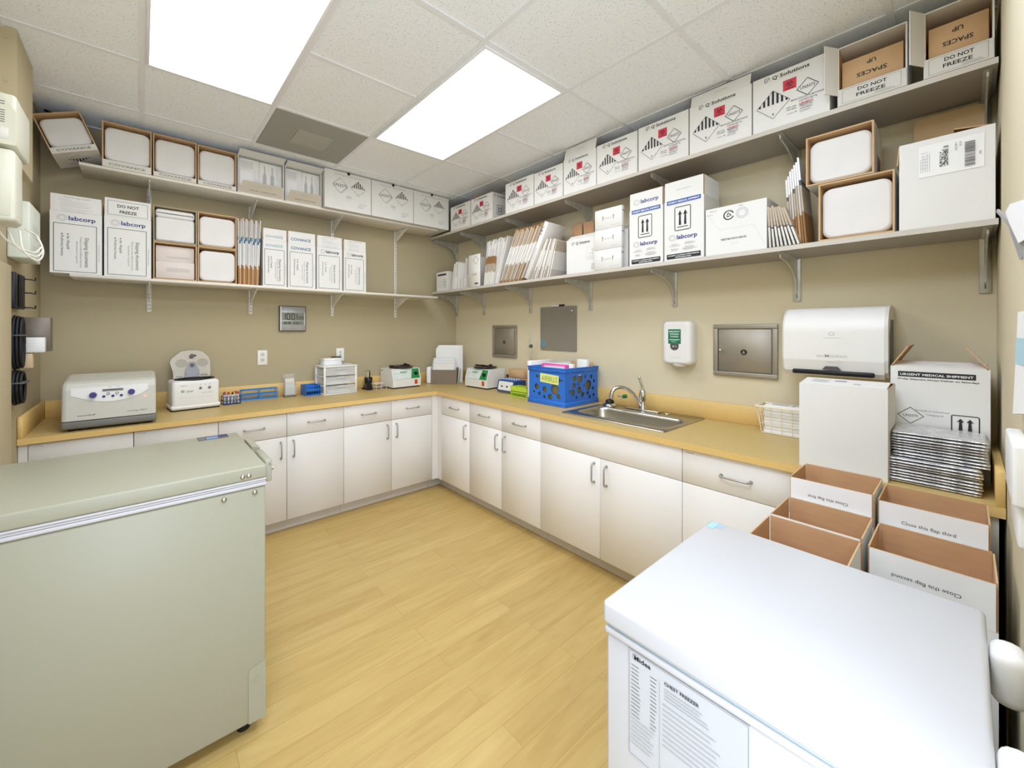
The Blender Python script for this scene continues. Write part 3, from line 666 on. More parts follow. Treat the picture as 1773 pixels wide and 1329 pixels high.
t.matrix_world = Matrix.Translation((-3.089, -.335, 2.462)) @ Matrix.Rotation(-.06, 4, 'Z') @ Matrix.Rotation(-.06, 4, 'X') @ Matrix.Rotation(-.38, 4, 'Y')
def packet_box(label, x0, x1):
    w, h, d = x1-x0, .282, .25; t = onback('packet_carton', label, 'carton', x0, UF, LU+.0006, 'open cartons of packets on the upper white shelf')
    b = MB(); k = .005
    b.box(0,0,0,w,d,k,CARD).box(0,0,h-k,w,d,h,CARD).box(0,0,k,k,d,h-k,CARD).box(w-k,0,k,w,d,h-k,CARD).box(k,d-k,k,w-k,d,h-k,CARD); b.build('carton', t)
    for q, (a, c) in enumerate(((.02, .46), (.465, .98))):
        f = MB(); X0, X1 = k+(w-2*k)*a, k+(w-2*k)*c; f.box(X0, .02+.006*q, k+.001, X1, .2, h-k-.012, PAPER, .004, 1)
        i = Ink(f, (X0, .02+.006*q, k)); ww = X1-X0; hh = h-2*k-.012
        if q == 0:
            for n in range(9): i.rect(ww*(.08+.07*n), hh*.72, ww*(.08+.07*n)+.0022, hh*.93, GINK)
            i.frame(ww*.04, hh*.2, ww*.78, hh*.66, .0012, LINK); i.lines(ww*.1, hh*.69, ww*.5, 1, .01, GINK, .0016)
        else:
            for n in (.14, .48):
                i.poly([(ww*n,hh*.1),(ww*(n+.17),hh*.1),(ww*(n+.17),hh*.6),(ww*(n+.11),hh*.72),(ww*(n+.11),hh*.9),(ww*(n+.06),hh*.9),(ww*(n+.06),hh*.72),(ww*n,hh*.6)], LINK)
            for n in range(4): i.rect(ww*(.76+.055*n), hh*.08, ww*(.76+.055*n)+.002, hh*(.9-.08*n), LINK)
        f.build('packet', t)
    f = MB(); f.box(.002, -.068, 0, w-.002, 0, .0035, CARD); o = f.build('flap', t, (0,-.0008,h-.004)); o.rotation_euler = (math.radians(-14),0,0)
    f = MB(); f.box(.004, -.105, 0, w-.004, 0, .0035, CARDS); i = Ink(f, (0,-.105,-.0001), (1,0,0), (0,1,0), (0,0,-1))
    i = Ink(f, (0,0,.0036), (1,0,0), (0,-1,0), (0,0,1))
    o = f.build('flap', t)
    g = MB(); i = Ink(g, (0,0,0)); i.poly([(.004,.0),(w-.004,.0),(w-.022,.095),(.022,.095)], mat('tan_white_board', (206,198,182), .7)); i.text(w*.52, .022, 'USE DRY ICE ENCLOSED', .013, INK, 'c', fit=w*.58); i.frame(w*.4, .062, w*.66, .076, .0012, GINK)
    bpy.data.objects.remove(o); g.v = [(p[0], p[1], p[2]) for p in g.v]
    g.box(.004, .0003, 0, w-.004, .003, .03, CARDS)
    o = g.build('flap', t, (0,-.0012,.004), fix=False); o.rotation_euler = (math.radians(42),0,0)
packet_box('open carton of white packets beside the foam coolers, flap hanging out', -2.150, -1.836); packet_box('open carton of white packets beside the plain hazard cartons, flap hanging out', -1.828, -1.548)
G3 = 'large hazard-diamond cartons on the upper white shelf'
for x0, x1, lb in ((-1.54, -1.136, 'leftmost of the three large black-printed hazard cartons'), (-1.130, -.708, 'middle of the three large black-printed hazard cartons'), (-.702, -.297, 'large black-printed hazard carton at the room corner')):
    t = onback('hazard_carton', lb, 'carton', x0, -.345, LU+.0006, G3); shell(t, x1-x0, .33, .318, draw=p_un, top=True)
# ---- right wall, upper shelf
G4 = 'biohazard cartons on the upper grey shelf'
RF = -.299
Q = [(.385, .695, .236, 'carton nearest the room corner, left end of the biohazard row', None, 0),
     (.713, 1.017, .236, 'biohazard carton with its side and lifted lid showing beside a gap in the row', .05, 1),
     (1.187, 1.511, .25, 'biohazard carton just right of the gap in the upper row', None, 0),
     (1.519, 1.802, .243, 'biohazard carton between the gap and the first raised flap', None, 0),
     (1.810, 2.089, .255, 'biohazard carton with raised front flap near the middle of the upper grey shelf', .085, 2),
     (2.095, 2.389, .261, 'biohazard carton just right of the first raised flap', None, 0),
     (2.398, 2.700, .265, 'biohazard carton just left of the second raised flap', None, 0),
     (2.707, 3.012, .265, 'biohazard carton with raised front flap above the soap dispenser', .062, 2),
     (3.018, 3.318, .268, 'rightmost biohazard carton, next to the do-not-freeze carton', None, 0)]
for s0, s1, h, lb, fl, kind in Q:
    t = onright('biohazard_carton', lb, 'carton', s0, RF, RU+.0006, G4); w = s1-s0
    shell(t, w, .30, h, draw=p_q, top=(kind == 0), side=side_arrows if kind == 1 else None)
    if kind == 2: flap(t, w, h, 'f', fl, -14, draw=fl_small('Close this flap last'), inset=.006)
    if kind == 1: flap(t, w, h, 'l', .06, -50, d=.30, inset=.01); flap(t, w, h, 'b', .07, -40, d=.30)
def dnf_box(s0, s1, lb):
    w, h, d = s1-s0, .262, .29; t = onright('do_not_freeze_carton', lb, 'carton', s0, RF, RU+.0006, 'do-not-freeze cartons')
    b = MB(); k = .005
    b.box(0,0,0,w,d,k,CARD).box(0,0,h-k,w,d,h,CARD).box(0,0,k,k,d,h-k,CARD).box(w-k,0,k,w,d,h-k,CARD).box(k,d-k,k,w-k,d,h-k,KRAFT)
    for q in ((k+.0005,), (w-k-.0005,)): b.add([(q[0],0,k),(q[0],d,k),(q[0],d,h-k),(q[0],0,h-k)], [(0,1,2,3)], KRAFT)
    b.build('carton', t)
    f = MB(); f.box(.002, -.004, .001, w-.002, -.0006, .074, CARDS); i = Ink(f, (0,-.004,0)); i.text(w*.52, .046, 'DO NOT', .020, INK, 'c', bold=True, fit=w*.42); i.text(w*.5, .022, 'FREEZE', .020, INK, 'c', bold=True, fit=w*.42); i.frame(w*.08, .008, w*.92, .068, .0014, GINK); i.lines(w*.56, .016, w*.3, 2, .005, GINK, .0014)
    f.build('flap', t)
    f = MB(); f.box(.012, .02, k+.001, w-.012, .24, .20, KRAFTL, .002, 1); i = Ink(f, (.012,.02,k)); i.text((w-.024)*.5, .17, 'UP', .024, INK, 'c', 180, True); i.text((w-.024)*.5, .125, 'SPACES', .024, INK, 'c', 180, True, fit=w*.44); f.build('inner_carton', t)
    f = MB(); f.box(0, -.075, .05, .003, 0, h, CARD); o = f.build('flap', t, (.0, -.0008, 0)); o.rotation_euler = (0,0,math.radians(-28))
dnf_box(3.345, 3.560, 'open do-not-freeze carton beside the last biohazard carton'); dnf_box(3.605, 3.780, 'do-not-freeze carton at the near wall end of the upper grey shelf')
# ================================================================== RIGHT WALL, LOWER SHELF
LFR = -.297
t = onright('small_carton', 'small white carton with a dark label at the corner end of the lower grey shelf', 'carton', .125, LFR, RL+.0006)
def p_small(i, w, h):
    i.rect(w*.12, h*.80, w*.88, h*.9, mat('plum_ink', (62,44,66), .6)); i.ring(w*.32, h*.38, .032, .002, GINK, n=18); i.text(w*.32, h*.35, '4C', .016, GINK, 'c'); i.arrows(w*.62, h*.16, w*.88, h*.6, GINK, .0025)
shell(t, .20, .22, .195, draw=p_small, top=True)

def sheet_proto(L, D, th, segs, seed):
    """flat-folded carton or mailer seen on its front edge; segs = (fraction, material) from the bottom up"""
    b = MB(); z = 0
    for fr, m in segs:
        b.box(-th/2, 0, z, th/2, D, z+L*fr, m); z += L*fr
    return b
def bundle(name, label, cat, group, wall, n, s0, s1, lean0, lean1, L0, L1, D, th, segs, front, z, jy=.012, jl=.012):
    """n upright leaning sheets, bases spread from s0 to s1"""
    protos = []
    rr = random.Random(int(s0*1000)+n)
    for k in range(n):
        a = k/max(1, n-1); s = s0+(s1-s0)*a; ln = lean0+(lean1-lean0)*a; L = L0+(L1-L0)*a+rr.uniform(-jl, 0)
        sg = segs[k % len(segs)]
        if len(protos) < len(segs):
            m = sheet_proto(L0, D, th, sg, k).build(name); protos.append(m); o = m
        else:
            o = protos[k % len(segs)].copy(); C.objects.link(o)
        f = front+rr.uniform(0, jy) if wall == 'r' else front+rr.uniform(0, jy)
        zz = z+.0008+abs(math.sin(ln))*th/2
        R = Matrix.Rotation(ln, 4, 'Y') @ Matrix.Diagonal((1, 1, L/L0, 1))
        o.matrix_world = (Matrix.Translation((f, -s, zz)) @ Matrix.Rotation(-PI/2, 4, 'Z') if wall == 'r' else Matrix.Translation((s, f, zz))) @ R
        tag(o, label, cat, group)
wh = mat('mailer_white', (232,229,222), .65, var=.02); wh2 = mat('mailer_shade', (206,200,190), .7, var=.04); krd = mat('kraft_dark', (160,118,72), .8, var=.08)
E1 = [[(1, wh)], [(.45, wh), (.55, wh2)], [(.96, wh), (.04, wh2)]]
bundle('padded_mailer', 'short white mailer standing next to the small dark-labelled carton', 'mailer', 'white mailers by the corner end', 'r', 6, .395, .47, .16, .10, .26, .28, .20, .007, E1, LFR, RL)
bundle('padded_mailer', 'short cut mailer in the front row near the corner end', 'mailer', 'short mailers in the front row', 'r', 6, .505, .625, .06, .03, .10, .10, .06, .012, [[(1, wh)], [(1, wh2)]], LFR-.001, RL)
bundle('padded_mailer', 'upright white mailer behind the short ones near the corner end', 'mailer', 'upright white mailers', 'r', 6, .51, .64, .035, .02, .31, .325, .17, .008, E1, LFR+.075, RL)
bundle('flat_carton', 'flattened kraft carton with a blue band standing upright beside the foam coolers', 'flat carton', 'upright flattened cartons on the lower white shelf', 'b', 15, -2.143, -2.016, -.01, .03, .49, .492, .22, .0078, [[(.28, krd), (.40, PAPG), (.05, COVL), (.27, PAPG)], [(.24, KRAFT), (.38, wh), (.05, COVB), (.29, KRAFTG), (.04, krd)], [(.3, krd), (.36, PAPG), (.06, COVB), (.28, PAPG)]], LF, LL, jy=.008)
# single mailer facing the room
t = onright('diamond_mailer', 'white mailer with a diamond mark facing out, left of the white pouches', 'mailer', .672, LFR+.002, RL+.001)
b = MB(); b.box(0, 0, 0, .165, .012, .30, wh, .003, 1); i = Ink(b, (0,0,0)); c = (.11, .245); i.loop([(c[0],c[1]+.04),(c[0]+.04,c[1]),(c[0],c[1]-.04),(c[0]-.04,c[1])], .003, INK); i.lines(.05, .12, .09, 3, .008, GINK, .003); i.rect(.09, .02, .14, .035, DGREY); b.build('front_panel', t)
bundle('white_pouch', 'tall white pouch leaning right, left of the flattened kraft cartons', 'mailer', 'tall white pouches', 'r', 13, .865, 1.045, .11, .30, .405, .43, .18, .010, [[(1, wh)], [(.8, wh), (.2, PAPER)], [(.9, PAPER), (.1, wh2)]], LFR+.03, RL, jl=.02)
bundle('flat_carton', 'small kraft-banded flat carton in front of the tall white pouches', 'flat carton', 'small kraft-banded flat cartons', 'r', 6, .90, 1.005, .13, .13, .255, .26, .022, .014, [[(.48, wh), (.26, KRAFTG), (.26, krd)], [(.44, wh), (.3, KRAFTG), (.26, krd)]], LFR, RL, jy=.003)
K1 = [[(.03, krd), (.30, KRAFTG), (.34, wh), (.27, KRAFTG), (.06, krd)], [(.05, krd), (.31, wh2), (.33, PAPER), (.27, KRAFTG), (.04, KRAFT)], [(.02, KRAFT), (.34, KRAFTG), (.32, wh), (.3, wh2), (.02, krd)], [(.06, krd), (.26, krd), (.36, wh), (.28, KRAFT), (.04, krd)]]
bundle('flat_carton', 'flattened carton edge in the large leaning stack, kraft with a white band', 'flat carton', 'large leaning stack of flattened cartons', 'r', 22, 1.10, 1.36, .44, .50, .475, .49, .24, .0085, K1, LFR+.004, RL)
t = onright('white_binder', 'slim white carton with a printed edge leaning on the flattened stack', 'carton', 1.40, LFR, RL+.018)
b = MB(); b.box(0, 0, 0, .042, .22, .47, wh, .002, 1); i = Ink(b, (0,0,0)); i.text(.016, .36, '2 8 C', .034, DGREY, 'l', 90, True); i.lines(.006, .25, .03, 8, .012, GINK, .002); b.build('carton', t)
t.rotation_euler = (0, 0, 0); t.matrix_world = Matrix.Translation((LFR, -1.405, RL+.022)) @ Matrix.Rotation(-PI/2, 4, 'Z') @ Matrix.Rotation(.49, 4, 'Y')
bundle('flat_carton', 'white flat carton leaning between the printed slim carton and the wide carton', 'flat carton', 'white flat cartons beside the wide carton', 'r', 10, 1.475, 1.66, .47, .26, .34, .29, .20, .009, [[(.22, wh2), (.5, wh), (.28, KRAFTG)], [(.3, KRAFTG), (.6, wh), (.1, wh2)], [(1, wh)]], LFR+.004, RL)
for s0, s1, lb in ((1.66, 1.75, 'left of the two'), (1.765, 1.86, 'right of the two')):
    t = onright('kraft_sheet', 'kraft board edge standing behind the wide logo carton, '+lb, 'cardboard sheet', s0, .006, RL+.001, 'kraft boards behind the wide carton'); b = MB(); b.box(0, 0, 0, s1-s0, .006, .445, KRAFT); b.build('board', t)
# wide logo carton with three slim ones stacked in front
t = onright('wide_carton', 'wide white logo carton behind the three stacked slim boxes', 'carton', 1.795, -.245, RL+.0006)
def p_wide(i, w, h):
    q_logo(i, w*.1, h*.84, .02, .155); i.frame(w*.36, h*.38, w*.56, h*.72, .0012, LINK); i.ring(w*.46, h*.62, .01, .002, GINK, n=10)
    for k in (.42, .46, .5): i.disc(w*k, h*.53, .004, GINK, 8)
    i.lines(w*.37, h*.46, w*.16, 3, .009, LINK, .0014); i.text(w*.48, h*.22, 'URGENT', .010, RINK, 'c', True); i.lines(w*.43, h*.19, w*.1, 4, .008, GINK, .002)
shell(t, .50, .24, .258, draw=p_wide, top=False); flap(t, .50, .258, 'f', .05, -50, inset=.01)
def p_slim(i, w, h):
    i.text(w*.5, h*.48, 'THIS SIDE UP', .0115, GINK, 'c', fit=w*.3)
    for x in (.31, .7): i.poly([(w*x-.003,h*.42),(w*x+.003,h*.42),(w*x+.003,h*.56),(w*x+.007,h*.56),(w*x,h*.68),(w*x-.007,h*.56),(w*x-.003,h*.56)], GINK)
    i.lines(w*.6, h*.12, w*.3, 1, .01, LINK, .002)
for k, lb in enumerate(('bottom', 'middle', 'top')):
    t = onright('slim_carton', 'slim white carton with small arrows, %s of the stack of three' % lb, 'carton', 2.072+.002*k, LFR+.001*k, RL+.0006+k*.1365, 'stack of three slim cartons')
    b = MB(); b.box(0, 0, 0, .205, .033, .1345, CARD, .002, 1); i = Ink(b, (0,0,0)); p_slim(i, .205, .1345); b.build('carton', t)
    b = MB(); b.box(.204, .0335, .09, .2055, .034, .10, DGREY); i = Ink(b, (.2052,.0,0), (0,1,0), (0,0,1), (1,0,0)); i.rect(.006, .1, .026, .106, DGREY); b.build('tape_tab', t)
G5 = 'tall arrow-marked cartons on the lower grey shelf'
def tallR(label, s0, s1, h, fh, fdraw, back):
    w = s1-s0; t = onright('arrow_carton', label, 'carton', s0, LFR, RL+.0006, G5); shell(t, w, .225, h, draw=p_lcr(0)); flap(t, w, h, 'f', fh, -1, draw=fdraw, inset=.003); flap(t, w, h, 'r', fh*.98, .5, d=.225, inset=.012); flap(t, w, h, 'l', fh*.9, .5, d=.225, inset=.012); flap(t, w, h, 'b', back, 2, d=.225, inset=.006)
tallR('shorter-banded tall carton with two up arrows, beside the slim box stack', 2.336, 2.552, .345, .108, lambda i, w, h: lc_logo(i, w*.13, h*.25, w*.19), .09)
tallR('tall carton with two up arrows and a plain front flap, right of its twin', 2.561, 2.782, .348, .112, lambda i, w, h: i.text(w*.5, h*.5, 'Close this flap third', .010, GINK, 'c'), .10)
t = onright('recycling_carton', 'white carton turned upside down with a recycling mark, on the lower grey shelf', 'carton', 2.792, LFR, RL+.0006)
def p_icon(i, w, h):
    i.ring(w*.40, h*.8, .026, .006, INK, 20, 340, 22); 
    for k in range(3):
        A = math.radians(90+120*k); B = math.radians(210+120*k); p = (w*.40+.013*math.cos(A), h*.8+.013*math.sin(A)); q = (w*.40+.013*math.cos(B), h*.8+.013*math.sin(B)); i.line(p, (p[0]*.3+q[0]*.7, p[1]*.3+q[1]*.7), .005, INK)
    i.ring(w*.62, h*.8, .028, .004, LINK); i.ring(w*.62, h*.8, .02, .003, LINK); i.text(w*.6, h*.965, 'PICS', .009, GINK, 'c', 180, True); i.lines(w*.36, h*.91, w*.1, 2, .005, LINK, .0014)
    i.text(w*.48, h*.32, '241955 ICON FROZEN', .0135, INK, 'c', 180, True, fit=w*.42); i.ring(w*.5, h*.2, .016, .002, LINK, n=12, ey=.4); i.text(w*.14, h*.95, 'LOT 0248', .008, INK, 'c', 180)
    i.line((w*.02,h*.9), (w*.25,h*.52), .0008, LINK); i.line((w*.25,h*.52), (w*.8,h*.52), .0008, LINK); i.line((w*.8,h*.52), (w*.97,h*.1), .0008, LINK); i.lines(w*.03, h*.86, .03, 1, .01, GINK)
shell(t, .285, .25, .253, draw=p_icon, top=True)
fo = mat('quilted_foil_edge', (214,212,206), .35, .7, var=.12, scale=60)
bundle('foil_mailer', 'small foil-edged flat sheet in the front fan, left of the foam coolers', 'mailer', 'front fan of foil-edged sheets', 'r', 8, 3.092, 3.205, -.045, -.30, .21, .20, .05, .0085, [[(.5, fo), (.02, DGREY), (.48, KRAFTG)], [(.46, fo), (.04, DGREY), (.5, KRAFTG)]], LFR-.006, RL, jy=.004)
bundle('foil_mailer', 'tall kraft flat sheet in the back fan leaning left, left of the foam coolers', 'mailer', 'back fan of kraft sheets', 'r', 7, 3.16, 3.222, -.05, -.075, .345, .43, .17, .0075, [[(.38, krd), (.3, KRAFTG), (.06, DGREY), (.26, fo)], [(.4, KRAFT), (.34, KRAFTG), (.26, fo)], [(.36, krd), (.36, wh2), (.28, fo)]], LFR+.052, RL, jy=.004)
foam_box('lower of the two stacked foam cooler cartons beside the big labelled carton', 'r', 3.278, 3.524, RL, 2.116, LFR, .25, 'stacked foam cooler cartons on the grey shelf', recess=.02)
foam_box('upper of the two stacked foam cooler cartons, side with a dark printed stripe', 'r', 3.232, 3.462, 2.118, 2.345, LFR, .25, 'stacked foam cooler cartons on the grey shelf', recess=.02, sidebands=True)
t = onright('labelled_carton', 'big white carton with a barcode shipping label, right end of the lower grey shelf', 'carton', 3.537, LFR, RL+.0006)
shell(t, .245, .28, .347); flap(t, .245, .347, 'l', .075, 176, d=.28, inset=.02); flap(t, .245, .347, 'r', .10, -80, d=.28)
b = MB(); b.box(0, -.0008, 0, .165, 0, .125, PAPER); i = Ink(b, (0,-.0008,0))
rr = random.Random(3); z = .012
i.lines(.006, .095, .022, 6, .012, GINK, .0012)
for k in range(5): i.rect(.004+.006*k, .02, .0055+.006*k, .02+rr.uniform(.04,.09), LINK)
for k in range(9):
    for j in range(16):
        if rr.random() < .55: i.rect(.055+.0024*k, .03+.004*j, .0574+.0024*k, .034+.004*j, DGREY)
for k in range(22):
    hh = rr.choice((.0012,.002,.003)); i.rect(.118, z, .143, z+hh, DGREY); z += hh+rr.choice((.0014,.002,.003))
i.text(.152, .06, '944', .008, DGREY, 'l', -90); i.text(.066, .106, 'E', .016, DGREY, 'l', -90, True); i.text(.094, .11, 'F RB 57D4', .007, DGREY, 'l', -90); i.text(.105, .11, '07105', .007, DGREY, 'l', -90)
b.build('shipping_label', t, (.055, -.0012, .198))
t = onright('kraft_board', 'large kraft board leaning on the wall behind the labelled carton', 'cardboard sheet', 3.56, WX-.03, RL+.001)
b = MB(); b.prism(rrect(.21, .545, .03, 5), (0,0,0), (1,0,0), (0,0,1), (0,1,0), 0, .005, mat('tan_board', (226,196,152), .8)); b.build('board', t)

# ================================================================== WALL FITTINGS
def access_panel(label, s0, s1, z0, z1, knob):
    w, h = s1-s0, z1-z0; t = onright('access_panel', label, 'access panel', s0, WX-.024, z0, 'stainless access panels'); b = MB(); f = .026
    for q in ((0,0,w,f),(0,h-f,w,h),(0,f,f,h-f),(w-f,f,w,h-f)): b.box(q[0], .004, q[1], q[2], .0232, q[3], STAIN2, .003, 2)
    b.build('frame', t)
    b = MB(); b.box(f+.003, .009, f+.003, w-f-.003, .0232, h-f-.003, STAIN2, .0015, 1); d = b.build('door', t)
    b = MB(); b.cyl((w*.5,.0088,h*.47), (w*.5,.006,h*.47), .0165, BLACK, n=20); i = Ink(b, (w*.5,.006,h*.47)); i.poly([(-.009,-.008),(.009,-.008),(.003,.004),(.002,.011),(-.002,.011),(-.003,.004)], STAIN2); b.build('lock', d)
    if knob: b = MB(); b.cyl((f+.02,.0088,h*.5), (f+.02,-.008,h*.5), .006, CHROME); b.sphere((f+.02,-.01,h*.5), .010, CHROME); b.build('knob', d)
access_panel('small stainless access panel left of the grey whiteboard', .645, .982, 1.183, 1.495, False); access_panel('stainless access panel with a knob between the soap and towel dispensers', 2.708, 3.040, 1.172, 1.482, True)
t = onright('mounted_whiteboard', 'grey glass memo board on the right wall above the blue crate', 'whiteboard', 1.28, WX-.010, 1.274)
b = MB(); b.prism(rrect(.389, .375, .008, 3), (0,0,0), (1,0,0), (0,0,1), (0,1,0), 0, .0085, WBRD); b.build('panel', t)
b = MB(); i = Ink(b, (0,0,0)); i.disc(.032, .06, .026, mat('cyan_print', (70,160,200), .4), 20); i.disc(.032, .06, .017, WBRD, 18); i.text(.032, .05, 'q', .03, mat('cyan_print'), 'c', bold=True); b.build('printed_mark', t, fix=False)
t = onright('round_magnet', 'small chrome magnet on the top right of the grey memo board', 'magnet', 1.28+.345, WX-.0105, 1.274+.335); b = MB(); b.cyl((0,0,0), (0,-.008,0), .016, CHROME, .013, n=16); b.cyl((0,-.008,0), (0,-.011,0), .008, CHROME, n=12); b.build('magnet', t)
t = onright('dry_erase_marker', 'black and white marker resting on top of the grey memo board', 'marker', 1.28+.14, WX-.012, 1.6575); b = MB(); b.cyl((0,0,0), (.075,0,0), .007, PAPER, n=12); b.build('barrel', t); b = MB(); b.cyl((.0755,0,0), (.125,0,0), .0078, BLACK, n=12); b.build('cap', t)
# soap dispenser
t = onright('soap_dispenser', 'white wall soap dispenser with a green label above the sink', 'soap dispenser', 2.420, -.045, 1.205)
b = MB(); w, h = .192, .302
prof = rrect(w, h-.02, .03, 6, 0, .02)
rings = []
for ins, y in ((.006, .094), (0, .055), (.0, .03), (.006, .012), (.018, .002), (.03, 0)):
    rings.append(([(ins+p[0]*(w-2*ins)/w, .02+ins*.6+(p[1]-.02)*(h-.02-1.2*ins)/(h-.02)) for p in prof], y))
n = len(prof); vs = [(p[0], y, p[1]) for r, y in rings for p in r]
b.add(vs, [(i*n+j, i*n+(j+1)%n, (i+1)*n+(j+1)%n, (i+1)*n+j) for i in range(len(rings)-1) for j in range(n)], WPL, True); b.add(vs, [tuple(range((len(rings)-1)*n, len(rings)*n)), tuple(range(n))], WPL)
b.build('housing', t)
b = MB(); b.lathe([(.0,-.02),(.03,-.018),(.044,-.006),(.048,.02),(.046,.034)], (w*.5, .05, .022), WPL, 20); b.build('nozzle', t)
b = MB(); b.box(.045, -.0016, .155, .125, -.0006, .248, DGREEN); i = Ink(b, (.045,-.0016,.155))
for k, q in enumerate(('EMERGENCY', 'EYEWASH', 'STATION')): i.text(.04, .074-.0165*k, q, .0125, WINK, 'c', bold=True, fit=(.07, .056, .05)[k])
i.rect(.008, .024, .072, .028, WINK); i.lines(.02, .016, .04, 2, .006, WINK, .001); b.build('label', t)
b = MB(); i = Ink(b, (.085,-.0006,.15)); i.poly([(-.027,.0045)]+[(.027*math.cos(math.radians(a)), -.014+.024*math.sin(math.radians(a))) for a in range(180, 361, 15)]+[(.027,.0045)], DGREY); i.disc(-.008, -.012, .007, SILV, 10); i.disc(.009, -.012, .005, SILV, 10); b.build('window', t, fix=False)
b = MB(); i = Ink(b, (0,-.0006,0)); i.text(.09, .062, 'SANITIZE', .008, PAPG, 'c', fit=.06); b.build('lettering', t, fix=False)
# towel dispenser
t = onright('towel_dispenser', 'big white automatic paper towel dispenser on the right wall', 'towel dispenser', 3.118, -.2, 1.205)
w, h, d = .378, .352, .243
prof = [(.004,d), (.004,.05)]     # side profile (y,z): z up, y depth
side = [(d, 0.03)] + [(.012, .0)] 
pts = []
for a in range(0, 91, 5): pts.append((.115-.115*math.sin(math.radians(a)), h-.125+.125*math.cos(math.radians(a))))   # top front quarter round
poly = [(d, h-.004)]+[(.12, h)]+pts[1:]+[(.0, .10), (.012, .045), (.035, .022), (d, .05)]
b = MB(); b.prism(poly, (0,0,0), (0,1,0), (0,0,1), (1,0,0), .006, w-.012, WPL, smooth=False)
b.build('cover', t)
poly2 = [(.045+(p[0]-.045)*.97, .01+p[1]*.98) for p in poly]
for x0, x1 in ((0, .006), (w-.012, w)):
    b = MB(); b.prism(poly2, (0,0,0), (0,1,0), (0,0,1), (1,0,0), x0, x1, WPL2)
    if x0: b.prism([(.09,.06),(.2,.06),(.2,.29),(.10,.29),(.05,.22),(.05,.12)], (0,0,0), (0,1,0), (0,0,1), (1,0,0), w-.002, w+.001, DGREY)
    b.build('side_cap', t)
b = MB(); b.box(.04, -.001, .030, .335, .03, .052, BLACK, .006, 2); b.prism([(.155,.056),(.225,.056),(.212,.072),(.168,.072)], (0,-.0025,0), (1,0,0), (0,0,1), (0,1,0), 0, .004, DGREY); b.build('outlet_slot', t)
b = MB(); i = Ink(b, (0,-.0004,0)); i.ring(.19, .225, .012, .005, PAPG, n=16, ey=.8); i.rect(.16, .205, .225, .2075, PAPG); i.text(.19, .115, 'enMotion', .022, PAPG, 'c', bold=True, fit=.11); i.rect(.17, .093, .205, .0955, PAPG); i.ring(.215, .0945, .008, .0015, PAPG, n=12); b.build('lettering', t, fix=False)
# clock, outlets
t = onback('digital_clock', 'square grey digital wall clock on the back wall', 'clock', -1.805, -.026, 1.439)
b = MB(); b.box(0, .004, 0, .216, .0252, .214, DGREY, .004, 2); b.build('case', t)
b = MB(); b.box(.006, 0, .006, .210, .006, .208, SILV, .002, 1); b.box(.006, -.0012, .006, .016, 0, .208, mat('bright_silver', (224,226,226), .3, .3)); b.box(.2, -.0012, .05, .205, 0, .16, mat('bright_silver')); i = Ink(b, (0,0,0)); i.rect(.09, .022, .125, .025, GINK); b.build('face', t)
b = MB(); b.box(.02, -.0008, .092, .197, .0, .158, LCD); b.box(.02, -.0008, .055, .197, 0, .085, LCD); i = Ink(b, (0,-.0008,0))
def seg(x, y, w, h, on, tk):
    for k, q in {'a':((x,y+h),(x+w,y+h)), 'b':((x+w,y+h),(x+w,y+h/2)), 'c':((x+w,y+h/2),(x+w,y)), 'd':((x,y),(x+w,y)), 'e':((x,y),(x,y+h/2)), 'f':((x,y+h/2),(x,y+h)), 'g':((x,y+h/2),(x+w,y+h/2))}.items():
        if k in on: i.line(q[0], q[1], tk, INK)
seg(.026, .1, .02, .048, 'bc', .006); seg(.06, .1, .022, .048, 'abcdef', .006); seg(.098, .1, .022, .048, 'abcdef', .006); seg(.118, .1, .022, .048, 'bc', .006); i.disc(.09, .114, .002, INK, 8); i.disc(.09, .134, .002, INK, 8)
seg(.155, .1, .012, .026, 'abcdef', .004); seg(.176, .1, .012, .026, 'abcdfg', .004)
for k in range(4): seg(.036+.014*k, .06, .008, .018, ('abcdg', 'adefg', 'bcfg', 'abcfeg')[k], .003)
for k in range(4): seg(.112+.018*k, .06, .009, .018, ('abged', 'abcdef', 'acdfg', 'abc')[k], .003)
b.build('display', t)
def outlet(label, x, kind):
    t = onback('wall_outlet', label, 'outlet', x, -.008, 1.161); b = MB(); b.box(0, .0, 0, .073, .0072, .121, WPL, .003, 2); b.build('cover_plate', t)
    b = MB()
    if kind == 'duplex':
        for z in (.032, .078):
            b.prism(rrect(.032, .030, .012, 4, .0205, z-.006), (0,-.0015,0), (1,0,0), (0,0,1), (0,1,0), 0, .002, WPL2); i = Ink(b, (0,-.0015,0)); i.rect(.029, z+.008, .0312, z+.019, DGREY); i.rect(.042, z+.008, .0442, z+.017, DGREY); i.disc(.0365, z+.001, .003, DGREY, 8)
    else:
        for z in (.035, .06, .085): b.box(.028, -.002, z-.007, .045, .0005, z+.008, WPL2, .002, 1); i = Ink(b, (0,-.002,0)); i.rect(.031, z-.003, .042, z+.005, MGREY)
    b.build('sockets', t)
outlet('white power outlet on the back wall between the small centrifuge and the acrylic holder', -1.965, 'duplex'); outlet('white data outlet on the back wall above the clear drawer unit', -1.318, 'data')
# ================================================================== ON THE COUNTER
Z0 = HC+.0006
